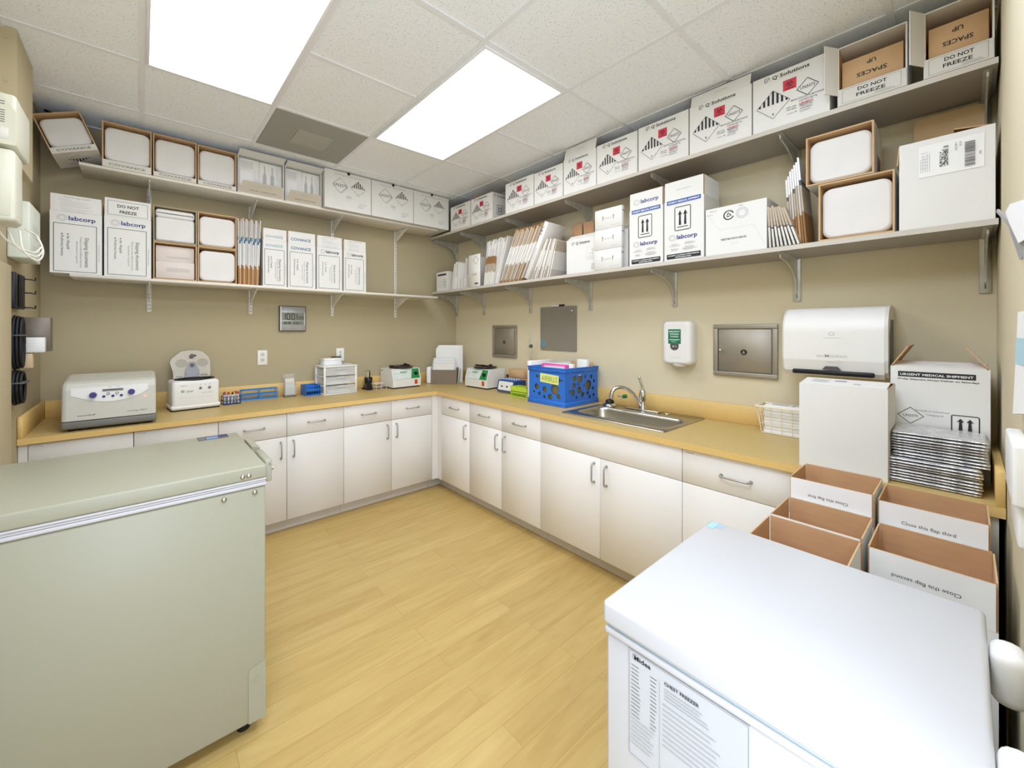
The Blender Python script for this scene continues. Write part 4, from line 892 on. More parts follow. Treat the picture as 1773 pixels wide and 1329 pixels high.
# large benchtop centrifuge
t = onback('benchtop_centrifuge', 'large grey benchtop centrifuge with purple knobs at the left end of the counter', 'centrifuge', -3.026, -.612, Z0)
w, d = .405, .50
b = MB(); b.box(.0, .004, .012, w, d, .058, MGREY, .014, 3)
for x in (.04, w-.04):
    for y in (.05, d-.05): b.cyl((x,y,0), (x,y,.014), .016, RUB)
b.build('base', t)
GRYB = mat('warm_grey_housing', (206,204,192), .42, var=.012)
b = MB(); prof = [(.002,.0585), (.010,.225), (.022,.258), (.05,.268), (.30,.29), (d-.004,.275), (d-.002,.0585)]   # y,z
n = len(prof)
def loft(b, prof, xs, m):
    vs = []
    for x, k in xs:
        cy = d*.5; vs += [(x, cy+(y-cy)*k, .0585+(z-.0585)*k) for y, z in prof]
    n = len(prof); fs = [(i*n+j, i*n+(j+1)%n, (i+1)*n+(j+1)%n, (i+1)*n+j) for i in range(len(xs)-1) for j in range(n)]
    b.add(vs, fs, m); b.add(vs, [tuple(range(n))[::-1], tuple(range((len(xs)-1)*n, len(xs)*n))], m)
loft(b, prof, [(.004,.955), (.010,.985), (.022,1), (w-.022,1), (w-.010,.985), (w-.004,.955)], GRYB)
b.build('housing', t)
b = MB(); M = Matrix.Translation((0,.0125,.225)) @ Matrix.Rotation(math.radians(-3), 4, 'X')
pts = [(.045,.028)]+[(.045+.315*k/12, .012-.062*math.sin(PI*(.12+.76*k/12))**1.2) for k in range(13)]+[(.36,.028)]
i = Ink(b, (0,.0078,.205), (1,0,0), (0,.06,1), (0,-1,.06)); i.poly([(.04,.03),(.04,-.01)]+[(.04+.325*k/12, -.01-.045*math.sin(PI*k/12)) for k in range(1,12)]+[(.365,.002),(.365,.034)], WPL); b.build('control_panel', t, fix=False)
b = MB(); i = Ink(b, (0,.0068,.205), (1,0,0), (0,.06,1), (0,-1,.06)); i.rect(.165,.002,.255,.016, LCD); i.rect(.17,.008,.25,.014, DGREY); i.text(.19,.024,'rpm',.009,GINK); i.text(.225,.024,'time',.009,GINK); b.build('display', t, fix=False)
for x, z in ((.128,.192), (.290,.196)):
    b = MB(); b.cyl((x,.0086,z), (x,-.012,z), .0165, PURP, .0145, n=20); b.build('knob', t)
for x, z, k in ((.172,.180,0), (.19,.194,1), (.21,.180,0), (.228,.194,1), (.246,.180,0)):
    b = MB(); b.cyl((x,.0086,z), (x,.003,z), .0075, PURP if not k else DGREY, .007, n=14); b.cyl((x,.0028,z), (x,.0022,z), .0045, PURP if not k else WPL, n=10); b.build('button', t)
b = MB(); b.cyl((.352,.008,.165), (.352,.0045,.165), .0045, mat('red_lamp', (255,110,90), .4, emit=2.5, var=0), n=12); b.build('indicator_light', t)
b = MB(); i = Ink(b, (0,.0035,.0585)); i.text(.065,.018,'eppendorf',.018,INK,'l',bold=True,fit=.072); i.text(.27,.024,'Centrifuge 5702 R',.011,INK,'l',fit=.09); b.build('lettering', t, fix=False)

# small centrifuge with lid up
t = onback('small_centrifuge', 'small white centrifuge with its clear-backed lid open', 'centrifuge', -2.538, -.292, Z0, yaw=.10)
w, d, h = .285, .215, .205
b = MB(); b.box(-.004, -.004, .006, w+.004, d, .04, WPL, .018, 3).box(.004, 0, .02, w-.004, d-.006, h, WPL, .022, 4); b.build('housing', t)
b = MB(); b.box(.004, .004, 0, w-.004, d-.006, .0055, RUB); b.build('rubber_base', t)
b = MB(); n = 28; cx, cy = .148, .085
b.add([(cx+.112*math.cos(2*PI*k/n), cy+.072*math.sin(2*PI*k/n), h+.0006) for k in range(n)], [tuple(range(n))], RUB)
b.tube([(cx+.115*math.cos(2*PI*k/n), cy+.074*math.sin(2*PI*k/n), h+.003) for k in range(n)], .006, BLACK, 8, True); b.build('rotor_well', t)
b = MB(); poly = [(.035,0)]+[(.035,.045), (.018,.115), (.03,.145), (.085,.192), (.12,.2), (.18,.2), (.215,.19), (.252,.15), (.262,.115), (.26,.02), (.25,0)]
lidm = mat('translucent_lid', (196,190,174), .4, var=.02)
b.prism(poly, (0,0,0), (1,0,0), (0,0,1), (0,1,0), 0, .02, lidm); o = b.build('lid', t, (0, .165, h+.004)); o.rotation_euler = (math.radians(-12),0,0)
m = MB(); m.prism([(.10,.004),(.19,.004),(.19,.05),(.168,.115),(.13,.115),(.105,.05)], (0,-.0075,0), (1,0,0), (0,0,1), (0,1,0), 0, .007, mat('grey_hinge_metal', (150,150,156), .4, .2))
for x, r in ((.11,.003),(.18,.003)): m.cyl((x,-.0076,.025), (x,-.009,.025), r, BLACK, n=8)
m.cyl((.148,-.0076,.09), (.148,-.0105,.09), .017, MGREY, n=16); m.cyl((.148,-.0106,.09), (.148,-.016,.09), .007, DGREY, n=10); m.build('hinge_plate', o)
m = MB(); m.lathe([(.0,0),(.03,0),(.03,.0005)], (0,0,0), PAPG, 20); 
m = MB(); i = Ink(m, (0,-.0002,0)); i.rect(.195,.012,.245,.016, BLACK); i.rect(.05,.01,.09,.013, BLACK); i.text(.2,.02,'BALANCE',.009,INK,'l'); m.build('lettering', o, fix=False)
for x in (.085, .213): m = MB(); i = Ink(m, (0,-.0002,0)); i.disc(x, .107, .036, mat('lid_window_tint', (170,164,148), .3), 20, .85); m.build('tinted_window', o, fix=False)
m = MB(); m.cyl((.148,0,.155), (.148,-.018,.158), .014, DGREY, n=14); m.box(.15,-.016,.156,.175,-.006,.164, BLACK, .002, 1); m.build('latch', o)
b = MB(); i = Ink(b, (0,-.0002,0)); i.text(.05,.168,'HORIZON',.008,GINK,'l',bold=True); i.ring(.063,.132,.011,.005, mat('leaf_green', (120,176,60), .5),-40,200,14); i.ring(.063,.132,.006,.006, INK,160,330,10); i.text(.082,.127,'Quest',.018,GINK,'l',bold=True,fit=.042); i.rect(.082,.122,.118,.1235,LINK); i.text(.235,.112,'Mini E centrifuge',.009,GINK,'r'); i.rect(.04,.088,.24,.089,LINK); i.text(.05,.097,'ON',.006,GINK)
for x in (.165,.192,.219): i.disc(x,.172,.003,GINK,8)
b.build('lettering', t, fix=False)
for x in (.165,.218): b = MB(); b.cyl((x,.0,.148), (x,-.006,.148), .009, MGREY, .008, n=14); b.build('button', t)

# tube racks
t = onback('tube_rack', 'small dark blue rack holding capped blood tubes beside the small centrifuge', 'tube rack', -2.228, -.215, Z0, yaw=.06)
def wirebox(b, w, d, h, m, r=.0022, nx=4, nz=2):
    for z in [h*k/nz for k in range(nz+1)]:
        zz = max(z, r); b.tube([(0,0,zz),(w,0,zz),(w,d,zz),(0,d,zz)], r, m, 6, True)
    for k in range(nx+1):
        for y in (0, d): b.cyl((w*k/nx,y,0), (w*k/nx,y,h), r, m, n=6)
b = MB(); wirebox(b, .11, .075, .058, BLUED, .0025, 5, 2); b.box(0,0,0,.11,.075,.004, BLUED); b.build('frame', t)
caps = [mat('purple_cap', (136,66,116), .4), REDP, mat('black_cap', (46,36,40), .4), YCAP, REDP]
for k in range(10):
    x, y = .013+.021*(k%5), .018+.036*(k//5); cm = [caps[0], caps[1], caps[2], caps[3], caps[4], caps[0], caps[3], caps[3], caps[1], caps[0]][k]
    nm = {0:'purple', 1:'red', 2:'black', 3:'yellow', 4:'red'}[caps.index(cm)]
    v = onback('blood_tube', 'blood tube with a %s cap standing in the %s row of the small rack' % (nm, 'front' if k < 5 else 'back'), 'tube', 0, 0, 0, 'blood tubes in the small rack')
    v.matrix_world = t.matrix_basis @ Matrix.Translation((x, y, .0046)) @ Matrix.Rotation(.10*((k*7)%3-1), 4, 'Y')
    q = MB(); q.lathe([(0,0),(.004,.001),(.0056,.006),(.0056,.068)], (0,0,0), PAPER if k % 3 else WPL2, 10); q.build('vial', v)
    q = MB(); q.lathe([(.0072,.0685),(.0072,.086),(.006,.087),(0,.087)], (0,0,0), cm, 10); q.build('cap', v)
t = onback('tube_rack', 'long sky blue wire tube rack against the backsplash', 'tube rack', -2.095, -.093, Z0)
b = MB(); b.box(0,0,0,.262,.066,.006, SKYB); b.box(0,0,.03,.262,.002,.034,SKYB)
for z in (.04, .076):
    b.box(0,0,z,.262,.004,z+.006,SKYB).box(0,.062,z,.262,.066,z+.006,SKYB)
    for k in range(11): b.box(.0255*k,.004,z,.0255*k+.004,.062,z+.006,SKYB)
for x in (0,.129,.256): b.box(x,0,.006,x+.006,.004,.082,SKYB).box(x,.062,.006,x+.006,.066,.082,SKYB)
for z0, z1 in ((.008,.016),(.044,.05),(.08,.084)): b.box(0,-.001,z0,.262,.0,z1,BLUE)
b.build('frame', t)
t = onback('acrylic_holder', 'clear acrylic card holder with a dark base on the back counter', 'holder', -1.783, -.118, Z0)
b = MB(); b.box(0,0,.014,.085,.0025,.09,CLEAR).box(0,.06,.014,.085,.0625,.185,CLEAR).box(0,.0025,.014,.0025,.06,.18,CLEAR).box(.0825,.0025,.014,.085,.06,.18,CLEAR).box(0,.0,.0115,.085,.0625,.0135,CLEAR); b.build('walls', t)
b = MB(); b.box(-.003,-.006,0,.088,.068,.011, mat('smoky_grey_base', (120,114,106), .4), .003, 1); b.build('base', t)
b = MB(); b.box(.006,.02,.0145,.079,.026,.12,PAPG).box(.006,.03,.0145,.079,.034,.15,mat('pale_card', (226,220,206), .6)); b.build('cards', t)
def tray(z, lb):
    t = onback('desk_tray', lb, 'tray', -1.634, -.178, Z0+z, 'stacked blue trays', yaw=.03); b = MB(); w, d, h = .118, .14, .042
    b.box(0,0,0,w,d,.003,BLUE).box(0,.003,.003,.003,d,h,BLUE).box(w-.003,.003,.003,w,d,h,BLUE).box(.003,d-.003,.003,w-.003,d,h,BLUE).box(0,0,.003,w,.003,.012,BLUE); b.build('shell', t)
    b = MB(); b.tube([(0,0,h-.003),(w,0,h-.003)], .0018, SKYB, 6)
    for k in range(7): b.cyl((w*k/6,0,.012), (w*k/6,0,h-.003), .0013, SKYB, n=6)
    b.build('front_rail', t)
tray(0, 'lower of the two stacked blue plastic trays beside the clear drawer unit'); tray(.0435, 'upper of the two stacked blue plastic trays beside the clear drawer unit')
# drawer organiser
t = onback('drawer_organizer', 'white drawer unit with three clear drawers on the back counter', 'drawer unit', -1.512, -.248, Z0, yaw=.03)
w, d, h = .295, .215, .247; z = [.008, .085, .162]
b = MB(); b.box(-.004,0,h-.014,w+.004,d,h,WPL,.004,2).box(0,0,0,w,d,.008,WPL,.002,1)
for x in (0, w-.018): b.box(x,0,.008,x+.018,.016,h-.0135,WPL,.002,1).box(x,d-.016,.008,x+.018,d,h-.0135,WPL,.002,1)
for x in (0, w-.006):
    for zz in (.074,.151): b.box(x,.0165,zz,x+.006,d-.0165,zz+.011,WPL)
b.box(.018,d-.008,.008,w-.018,d,h-.014,WPL2); b.build('frame', t)
for k, zz in enumerate(z):
    q = MB(); q.box(.0195,.002,zz+.002,w-.0195,.005,zz+.068,FROST).box(.0195,.005,zz+.002,.022,d-.012,zz+.05,FROST).box(w-.022,.005,zz+.002,w-.0195,d-.012,zz+.05,FROST).box(.022,.005,zz+.002,w-.022,d-.012,zz+.004,FROST); dr = q.build('drawer', t)
    q = MB(); q.box(.11,-.008,zz+.055,.185,.0015,zz+.067,FROST,.003,1); q.build('handle', dr)
    v = thing('paper_stack', 'white papers lying inside the %s clear drawer' % ('bottom','middle','top')[k], 'papers', (0,0,0), 0, 'papers in the clear drawers'); v.matrix_world = t.matrix_basis @ Matrix.Translation((.04+.04*(k==2), .02, zz+.0046))
    q = MB(); x1 = .2 if k < 2 else .09; x0 = 0 if k < 2 else .05
    for j in range(5): q.box(x0+.002*(j%3),.002*(j%2),.0045*j,x0+x1+.002*(j%2),.13,.0045*j+.0038,PAPER)
    q.build('sheets', v)
t = onback('paper_pad_stack', 'stack of white paper packs on top of the clear drawer unit', 'papers', -1.478, -.15, Z0+h+.0006, yaw=.03)
b = MB()
for k in range(3): b.box(.002*k,.004*(k%2),.0195*k,.16-.003*k,.10,.0195*k+.019,PAPER,.002,1)
b.build('pads', t)
t = onback('loose_form', 'white form lying beside the paper packs on the clear drawer unit', 'papers', -1.305, -.17, Z0+h+.0006, yaw=.3); b = MB(); b.box(0,0,0,.075,.1,.007,PAPG); i = Ink(b, (0,0,.007), (1,0,0), (0,1,0), (0,0,1)); i.lines(.01,.085,.05,6,.012,GINK,.002); b.build('sheet', t, fix=False)
t = onback('black_pen', 'black pen lying on the paper packs on the drawer unit', 'pen', -1.40, -.10, Z0+h+.0666); b = MB(); b.cyl((0,0,0), (.085,-.018,0), .006, BLACK, n=8); b.build('barrel', t)
# pen cup, stapler, wire tray
t = onback('pen_holder', 'black wire pen holder beside the centrifuge on the back counter', 'pen holder', -1.035, -.07, Z0)
b = MB(); b.lathe([(.03,.0),(.036,.07),(.038,.104),(.0365,.104),(.034,.07),(.028,.003),(0,.003)], (0,0,0), BLACK, 14); b.build('cup', t)
for k, (x, y, L, m, nm) in enumerate(((.012,.008,.155,DGREY,'grey'), (-.014,.01,.15,SILV,'silver'), (.004,-.015,.145,BLACK,'black'), (-.008,-.01,.158,YEL,'pale yellow'))):
    v = onback('pen', '%s pen standing in the black pen holder' % nm, 'pen', -1.035+x*.5, -.07+y*.5, Z0+.0037); q = MB(); q.cyl((0,0,.003), (x*.9,y*.9,L), .0042, m, n=8); q.cyl((x*.9,y*.9,L), (x*.95,y*.95,L+.012), .003, BLACK, n=8); q.build('barrel', v)
t = onback('tape_dispenser', 'black desk tape dispenser in front of the pen holder', 'tape dispenser', -1.092, -.195, Z0, yaw=.15)
b = MB(); b.prism([(0,0),(.11,0),(.108,.014),(.085,.02),(.07,.05),(.045,.062),(.022,.056),(.004,.03)], (0,0,0), (0,1,0), (0,0,1), (1,0,0), 0, .045, BLACK); b.cyl((-.001,.045,.036), (.046,.045,.036), .022, DGREY, n=18); b.build('body', t)
t = onback('wire_tray', 'small white wire tray with cards beside the black tape dispenser', 'tray', -1.032, -.232, Z0, yaw=.08); b = MB(); wirebox(b, .105, .09, .056, SHWM, .0022, 2, 2); b.box(.0,.0,.026,.105,.09,.029,SHWM); b.box(0,0,.055,.105,.09,.0575,SHWM); b.build('frame', t)
# two fixed-speed centrifuges
def tabletop_centrifuge(t, mirror):
    w, d, h = .31, .235, .19
    X = (lambda x: w-x) if mirror else (lambda x: x)
    b = MB(); poly = [(0,.012),(0,.085),(.028,h-.014),(.034,h-.008),(d,h-.004),(d,.012)]
    b.prism(poly, (0,0,0), (0,1,0), (0,0,1), (1,0,0), 0, w, WPL); 
    b.box(.01,.012,.002,w-.01,d-.01,.0118,RUB); b.build('housing', t)
    for x in (.03, w-.03):
        q = MB(); q.cyl((x,.03,.0002), (x,.03,.002), .012, RUB); q.build('foot', t)
    dv = Vector((0,.028,h-.014-.085)).normalized(); nn = (0,-dv.z,dv.y)
    b = MB(); i = Ink(b, (0,0,.085), (1,0,0), tuple(dv), nn); L = .095
    i.poly([(X(.02),.002),(X(.2),.002),(X(.222),L),(X(.02),L)] , mat('pale_mint_panel', (222,232,226), .5)); i.poly([(X(.2),.002),(X(.298),.002),(X(.298),L),(X(.222),L)], GREEN)
    i.frame(min(X(.02),X(.298)), .002, max(X(.02),X(.298)), L, .002, MGREY)
    for k in range(9):
        a = math.radians(-40+32.5*k); i.line((X(.258)+.029*math.cos(a), .048+.029*math.sin(a)), (X(.258)+.034*math.cos(a), .048+.034*math.sin(a)), .002, WINK)
    xl = .03 if not mirror else w-.19
    i.text(xl+.06, .058, 'E8F', .024, GREEN, 'l', bold=True, fit=.075); i.text(xl, .052, 'HORIZON', .010, GINK, 'l', fit=.05); i.text(xl+.01, .02, 'cs', .017, GINK, 'l'); i.rect(xl+.06,.035,xl+.11,.037,LINK)
    b.build('control_panel', t, fix=False)
    p = Vector((X(.258), 0, .085))+dv*.048; q = p+Vector(nn)*.016; b = MB(); b.cyl(p, q, .018, BLACK, .015, n=18); b.build('dial', t)
    b = MB(); i = Ink(b, (0,-.0003,0)); x = X(.255); i.rect(x-.018,.03,x+.018,.074,ORANGE); i.biohazard(x,.056,.013,INK); i.rect(x-.014,.035,x+.014,.041,INK); b.build('biohazard_sticker', t, fix=False)
    b = MB(); i = Ink(b, (0,.06,0)); 
    i2 = Ink(b, (X(0), .05, 0), (0,1,0), (0,0,1), (-1 if not mirror else 1,0,0)); i2.rect(.15,.158,.168,.172,DGREY); i2.lines(.04,.12,.03,2,.006,LINK); i2.disc(.0,.03,.004,DGREY,8)
    b.build('side_markings', t, fix=False)
    b = MB(); cx, cy = w*.52, d*.5; lidb = mat('smoked_lid', (52,42,38), .25, var=.05)
    b.lathe([(.105,h-.003),(.115,h+.004),(.118,h+.009),(.10,h+.0135),(.07,h+.0145),(.066,h+.018),(.03,h+.021),(0,h+.021)], (cx,cy,0), lidb, 26); b.box(cx-.13,cy-.016,h+.0,cx-.09,cy+.016,h+.024,BLACK,.006,2); b.tube([(cx-.045,cy-.05,h+.018),(cx+.02,cy-.055,h+.028),(cx+.075,cy-.03,h+.018)], .006, BLACK, 8); b.sphere((cx+.055,cy+.02,h+.022), .018, BLACK, (1.2,1,.7), 10)
    b.build('lid', t)
t = onback('tabletop_centrifuge', 'white fixed-speed centrifuge with a green panel on the back counter', 'centrifuge', -.885, -.278, Z0, 'green-panel centrifuges', yaw=.045); tabletop_centrifuge(t, False)
t = onright('tabletop_centrifuge', 'white fixed-speed centrifuge with a green panel on the right counter', 'centrifuge', .560, -.252, Z0, 'green-panel centrifuges', yaw=.06); tabletop_centrifuge(t, False)
# corner file holder and papers
t = thing('file_holder', 'taupe cardboard file holder standing across the counter corner', 'file holder', (-.405, -.185, Z0), -PI/4)
b = MB(); w, d = .265, .15
b.box(0,0,0,w,.004,.145,TAUPE).box(0,d-.004,0,w,d,.16,TAUPE).box(0,.004,0,w,d-.004,.004,TAUPE)
for x in (0, w-.004): b.prism([(.004,.004),(d-.004,.004),(d-.004,.16),(.004,.145)], (x,0,0), (0,1,0), (0,0,1), (1,0,0), 0, .004, TAUPE)
b.build('box', t)
Mh = t.matrix_basis
rr = random.Random(11)
for k in range(6):
    bk = k > 2
    v = thing('document_envelope', ('tall white envelope standing behind the taupe file holder in the corner' if bk else 'white envelope bulging out over the taupe file holder'), 'envelope', (0,0,0), 0, 'envelopes '+('behind' if bk else 'inside')+' the corner file holder')
    L = (.21, .235, .255, .36, .378, .392)[k]; y = (.012, .05, .09, .154, .166, .178)[k]; x = (.008, .008, .008, .018, .03, .042)[k]
    wv = (.24,.24,.24,.262,.262,.262)[k]; v.matrix_world = Mh @ Matrix.Translation((x, y, .0055 if not bk else .0006))
    q = MB(); m = 12; th = .024 if not bk else .009; vs = []
    for j in range(m+1):
        f = j/m; yy = .0015*math.sin(7*f+2*k); 
        if not bk: yy -= .055*max(0, f-.66)**1.5*(1.2-.3*k)
        for xx, dy in ((0, th*.5), (.012, 0), (wv-.012, 0), (wv, th*.5), (wv-.012, th), (.012, th)): vs.append((xx+(.004*math.sin(9*f+k) if not bk and f > .65 else 0), yy+dy, f*L))
    q.add(vs, [(6*i+j, 6*i+(j+1)%6, 6*i+6+(j+1)%6, 6*i+6+j) for i in range(m) for j in range(6)]+[tuple(range(6))[::-1], tuple(range(6*m, 6*m+6))], PAPER, False); q.build('sheets', v)
v = thing('overhanging_envelope', 'white padded envelope lying folded over the left side of the file holder', 'envelope', (0,0,0)); v.matrix_world = Mh @ Matrix.Translation((-.052,.01,.002)); q = MB(); q.box(0,0,0,.048,.11,.17,PAPER,.012,3); i = Ink(q, (0,0,0), (0,1,0), (0,0,1), (-1,0,0)); i.rect(.02,.09,.07,.11,ORANGE); q.build('pouch', v)
v = thing('clear_sleeve', 'clear plastic sleeve leaning against the right end of the file holder', 'plastic sleeve', (0,0,0)); v.matrix_world = Mh @ Matrix.Translation((.272,.0,.001)) @ Matrix.Rotation(.12, 4, 'Y'); q = MB(); q.box(0,0,0,.006,.12,.15,mat('milky_plastic', (214,220,220), .3),.002,1); q.build('sleeve', v)
# tube heater, rack, kraft box, ring stand
t = onright('tube_mixer', 'small blue tube mixer with a white front panel, right of the right-hand centrifuge', 'mixer', 1.012, -.243, Z0, yaw=.03)
b = MB(); w, d, h = .205, .16, .108; b.prism([(.0,.016),(.022,h),(d,h),(d,.016)], (0,0,0), (0,1,0), (0,0,1), (1,0,0), 0, w, BLUED); b.box(.004,.006,.003,w-.004,d-.004,.0155,MGREY)
b.box(.02,.04,h,w-.02,d-.02,h+.004,BLUE)
for k in range(5):
    for j in range(3): b.cyl((.035+.032*k,.06+.03*j,h+.004), (.035+.032*k,.06+.03*j,h+.012), .008, mat('tube_cap_pale', (196,206,216), .4), n=8)
b.build('body', t)
dv = Vector((0,.022,h-.016)).normalized(); b = MB(); i = Ink(b, (0,0,.016), (1,0,0), tuple(dv), (0,-dv.z,dv.y)); i.poly(rrect(w-.03,.078,.01,3,.012,.008), WPL); i.rect(.045,.035,.068,.048,BLACK); i.rect(.108,.035,.131,.048,BLACK); i.lines(.04,.062,.03,1,.01,LINK); b.build('front_panel', t, fix=False)
for x in (.02, w-.02): q = MB(); q.cyl((x,.03,0), (x,.03,.003), .01, RUB); q.build('foot', t)
t = onright('lime_tube_rack', 'lime green tube rack between the blue mixer and the white binder', 'tube rack', 1.255, -.305, Z0)
b = MB(); w, d, h = .185, .09, .085; b.box(0,0,0,w,d,.004,LIME)
for z in (.04,.08): b.box(0,0,z,w,.008,z+.005,LIME).box(0,d-.008,z,w,d,z+.005,LIME); [b.box(.03*k,.008,z,.03*k+.008,d-.008,z+.005,LIME) for k in range(7)]
for x in (0,w-.006): b.box(x,0,.004,x+.006,d,.085,LIME)
b.box(.006,.0,.03,w-.006,.003,.0795,LIME); b.box(-.045,-.0,0,-.002,.05,.004,LIME); b.build('frame', t)
t = onright('kraft_box', 'plain kraft box at the back of the counter behind the blue mixer', 'carton', .985, -.07, Z0); b = MB(); b.box(0,0,0,.19,.085,.115,KRAFT,.002,1).box(0,-.001,.117,.19,.085,.192,KRAFTL,.002,1); b.box(.08,-.0015,.0,.10,-.0005,.115,KRAFTL); b.build('carton', t)
t = onright('reagent_bottle', 'dark bottle between the right-hand centrifuge and the kraft box', 'bottle', .935, -.03, Z0); b = MB(); b.lathe([(0,0),(.026,0),(.028,.004),(.028,.085),(.016,.105),(.012,.11)], (0,0,0), DGREY, 16); b.build('body', t); b = MB(); b.lathe([(.015,.1105),(.015,.135),(0,.135)], (0,0,0), BLACK, 14); b.build('cap', t)
t = onright('ring_stand', 'thin metal ring stand rod with a clamp behind the blue crate', 'lab stand', 1.248, -.048, Z0)
b = MB(); b.box(-.045,-.05,0,.06,.06,.008,GALV,.003,1); b.build('base', t); b = MB(); b.cyl((0,0,.008), (0,0,.525), .0065, GALV, n=12); b.build('rod', t)
b = MB(); b.cyl((-.05,0,.412), (.012,0,.412), .004, GALV, n=8); b.box(-.012,-.012,.398,.012,.012,.426,DGREY,.003,1); b.cyl((-.05,0,.402), (-.05,0,.422), .010, GALV, n=10); b.build('clamp', t)
t = onright('white_binder', 'tall white binder standing against the left side of the blue crate', 'binder', 1.487, -.345, Z0); b = MB(); b.box(0,0,0,.038,.30,.312,PAPER,.002,1); b.build('cover', t)
# blue crate
t = onright('storage_crate', 'blue plastic crate with round holes and a handwritten label beside the sink', 'crate', 1.538, -.378, Z0)
w, d, h = .348, .395, .278
def panel_holes(b, W_, Hh, holes, place, m, th=.004):
    """flat panel with round holes, cut through a fine grid of cells; place(x,z,depth) gives the 3-D point"""
    bm = bmesh.new(); nx, nz = int(W_/.012), int(Hh/.012)
    cu = bpy.data.curves.new('c', 'CURVE'); cu.dimensions = '2D'; cu.fill_mode = 'BOTH'
    def spl(pts):
        sp = cu.splines.new('POLY'); sp.points.add(len(pts)-1); sp.use_cyclic_u = True
        for p, q in zip(sp.points, pts): p.co = (q[0], q[1], 0, 1)
    spl([(0,0),(W_,0),(W_,Hh),(0,Hh)])
    for hx, hz, r in holes: spl([(hx+r*math.cos(2*PI*k/22), hz+r*1.05*math.sin(2*PI*k/22)) for k in range(22)])
    cu.extrude = th/2; ob = bpy.data.objects.new('c', cu); C.objects.link(ob); dg = bpy.context.evaluated_depsgraph_get(); me = ob.evaluated_get(dg).to_mesh()
    b.add([place(v.co.x, v.co.y, v.co.z) for v in me.vertices], [tuple(p.vertices) for p in me.polygons], m)
    ob.evaluated_get(dg).to_mesh_clear(); bpy.data.objects.remove(ob); bpy.data.curves.remove(cu); bm.free()
HF = [(.155,.205,.043), (.255,.12,.037), (.078,.125,.022), (.158,.112,.022), (.105,.075,.013), (.155,.055,.012), (.21,.062,.021), (.29,.072,.018), (.05,.085,.008), (.068,.038,.0), (.318,.19,.008), (.295,.19,.013), (.085,.205,.014), (.29,.118,.008)]
HS = [(.105,.2,.022), (.17,.195,.031), (.275,.14,.036), (.16,.11,.026), (.10,.148,.02), (.085,.10,.022), (.058,.06,.026), (.13,.06,.012), (.2,.075,.02), (.265,.08,.016), (.31,.2,.016), (.235,.205,.012), (.33,.11,.013), (.145,.155,.009), (.22,.14,.009), (.34,.06,.012), (.05,.11,.010), (.345,.165,.012), (.29,.05,.012)]
b = MB(); bb = .034
fh = h-.03-bb
adj = lambda L: [(x, z-bb+.0, r) for x, z, r in L if r > 0 and z-bb-r*1.05 > .003 and z-bb+r*1.05 < fh-.003]
panel_holes(b, w, fh, adj(HF), lambda x,z,q: (x, .002+q, bb+z), BLUE)
panel_holes(b, w, fh, adj(HF), lambda x,z,q: (x, d-.002+q, bb+z), BLUE)
panel_holes(b, d-.008, fh, adj([(x, z, r) for x, z, r in HS]), lambda x,z,q: (w-.002+q, .004+x, bb+z), BLUE)
panel_holes(b, d-.008, fh, adj([(x, z, r) for x, z, r in HS]), lambda x,z,q: (.002+q, .004+x, bb+z), BLUE)
b.box(0,0,.004,w,d,.008,BLUE)
b.build('basket', t)
b = MB(); e = .008
for z0, z1, k in ((h-.034,h-.004,e), (h-.008,h,e+.004), (0,bb,e), (.0,.008,e+.003)):
    b.box(-k,-k,z0,w+k,.004,z1,BLUE,.003,1).box(-k,d-.004,z0,w+k,d+min(k,.004),z1,BLUE,.003,1).box(-k,.004,z0,.004,d-.004,z1,BLUE,.003,1).box(w-.004,.004,z0,w+k,d-.004,z1,BLUE,.003,1)
for x in (.03,.27): b.box(x,-e-.002,h-.03,x+.05,-e+.002,h-.008,BLUE,.002,1).box(x,-e-.002,.004,x+.05,-e+.002,.026,BLUE,.002,1)
b.build('rim', t)
b = MB(); i = Ink(b, (.125,-.0006,.165), (1,0,-.03), (.0,0,1)); i.poly([(-.012,.0),(.165,-.006),(.167,.062),(-.010,.066)], YEL); i.text(.077,.012,'AIRBILLS',.054,mat('olive_marker', (122,140,60), .6),'c',0,fit=.15); b.build('label', t, fix=False)
Mc = t.matrix_basis
def incrate(nm, lb, cat, x, y, z, sx, sy, sz, m, ry=0., rx=0., bev=.002, part='sheets', extra=None):
    v = thing(nm, lb, cat, (0,0,0)); v.matrix_world = Mc @ Matrix.Translation((x,y,z)) @ Matrix.Rotation(rx, 4, 'X') @ Matrix.Rotation(ry, 4, 'Y'); q = MB(); q.box(0,0,0,sx,sy,sz,m,bev,1)
    if extra: extra(q)
    q.build(part, v); return v
incrate('pink_folder', 'pink-edged folder of forms sticking out of the blue crate', 'folder', .085, .045, .0095, .225, .05, .29, PINK, 0, 0, extra=lambda q: (lambda i: i.rect(.03,.2,.222,.277,PAPER))(Ink(q, (0,0,0))))
incrate('white_folder', 'white folder behind the pink one in the blue crate', 'folder', .05, .12, .009, .27, .03, .292, PAPER)
incrate('clear_bag', 'clear plastic bag bulging above the back of the blue crate', 'plastic bag', .10, .163, .009, .17, .05, .306, mat('bag_plastic', (206,208,206), .25, alpha=.8), bev=.03, part='bag')
incrate('white_carton_piece', 'folded white carton at the back corner of the blue crate', 'carton', .225, .30, .009, .09, .04, .318, PAPER, part='carton')
incrate('kraft_envelope', 'kraft envelope standing at the back of the blue crate', 'envelope', .12, .36, .009, .2, .02, .295, KRAFTL, part='sheets')
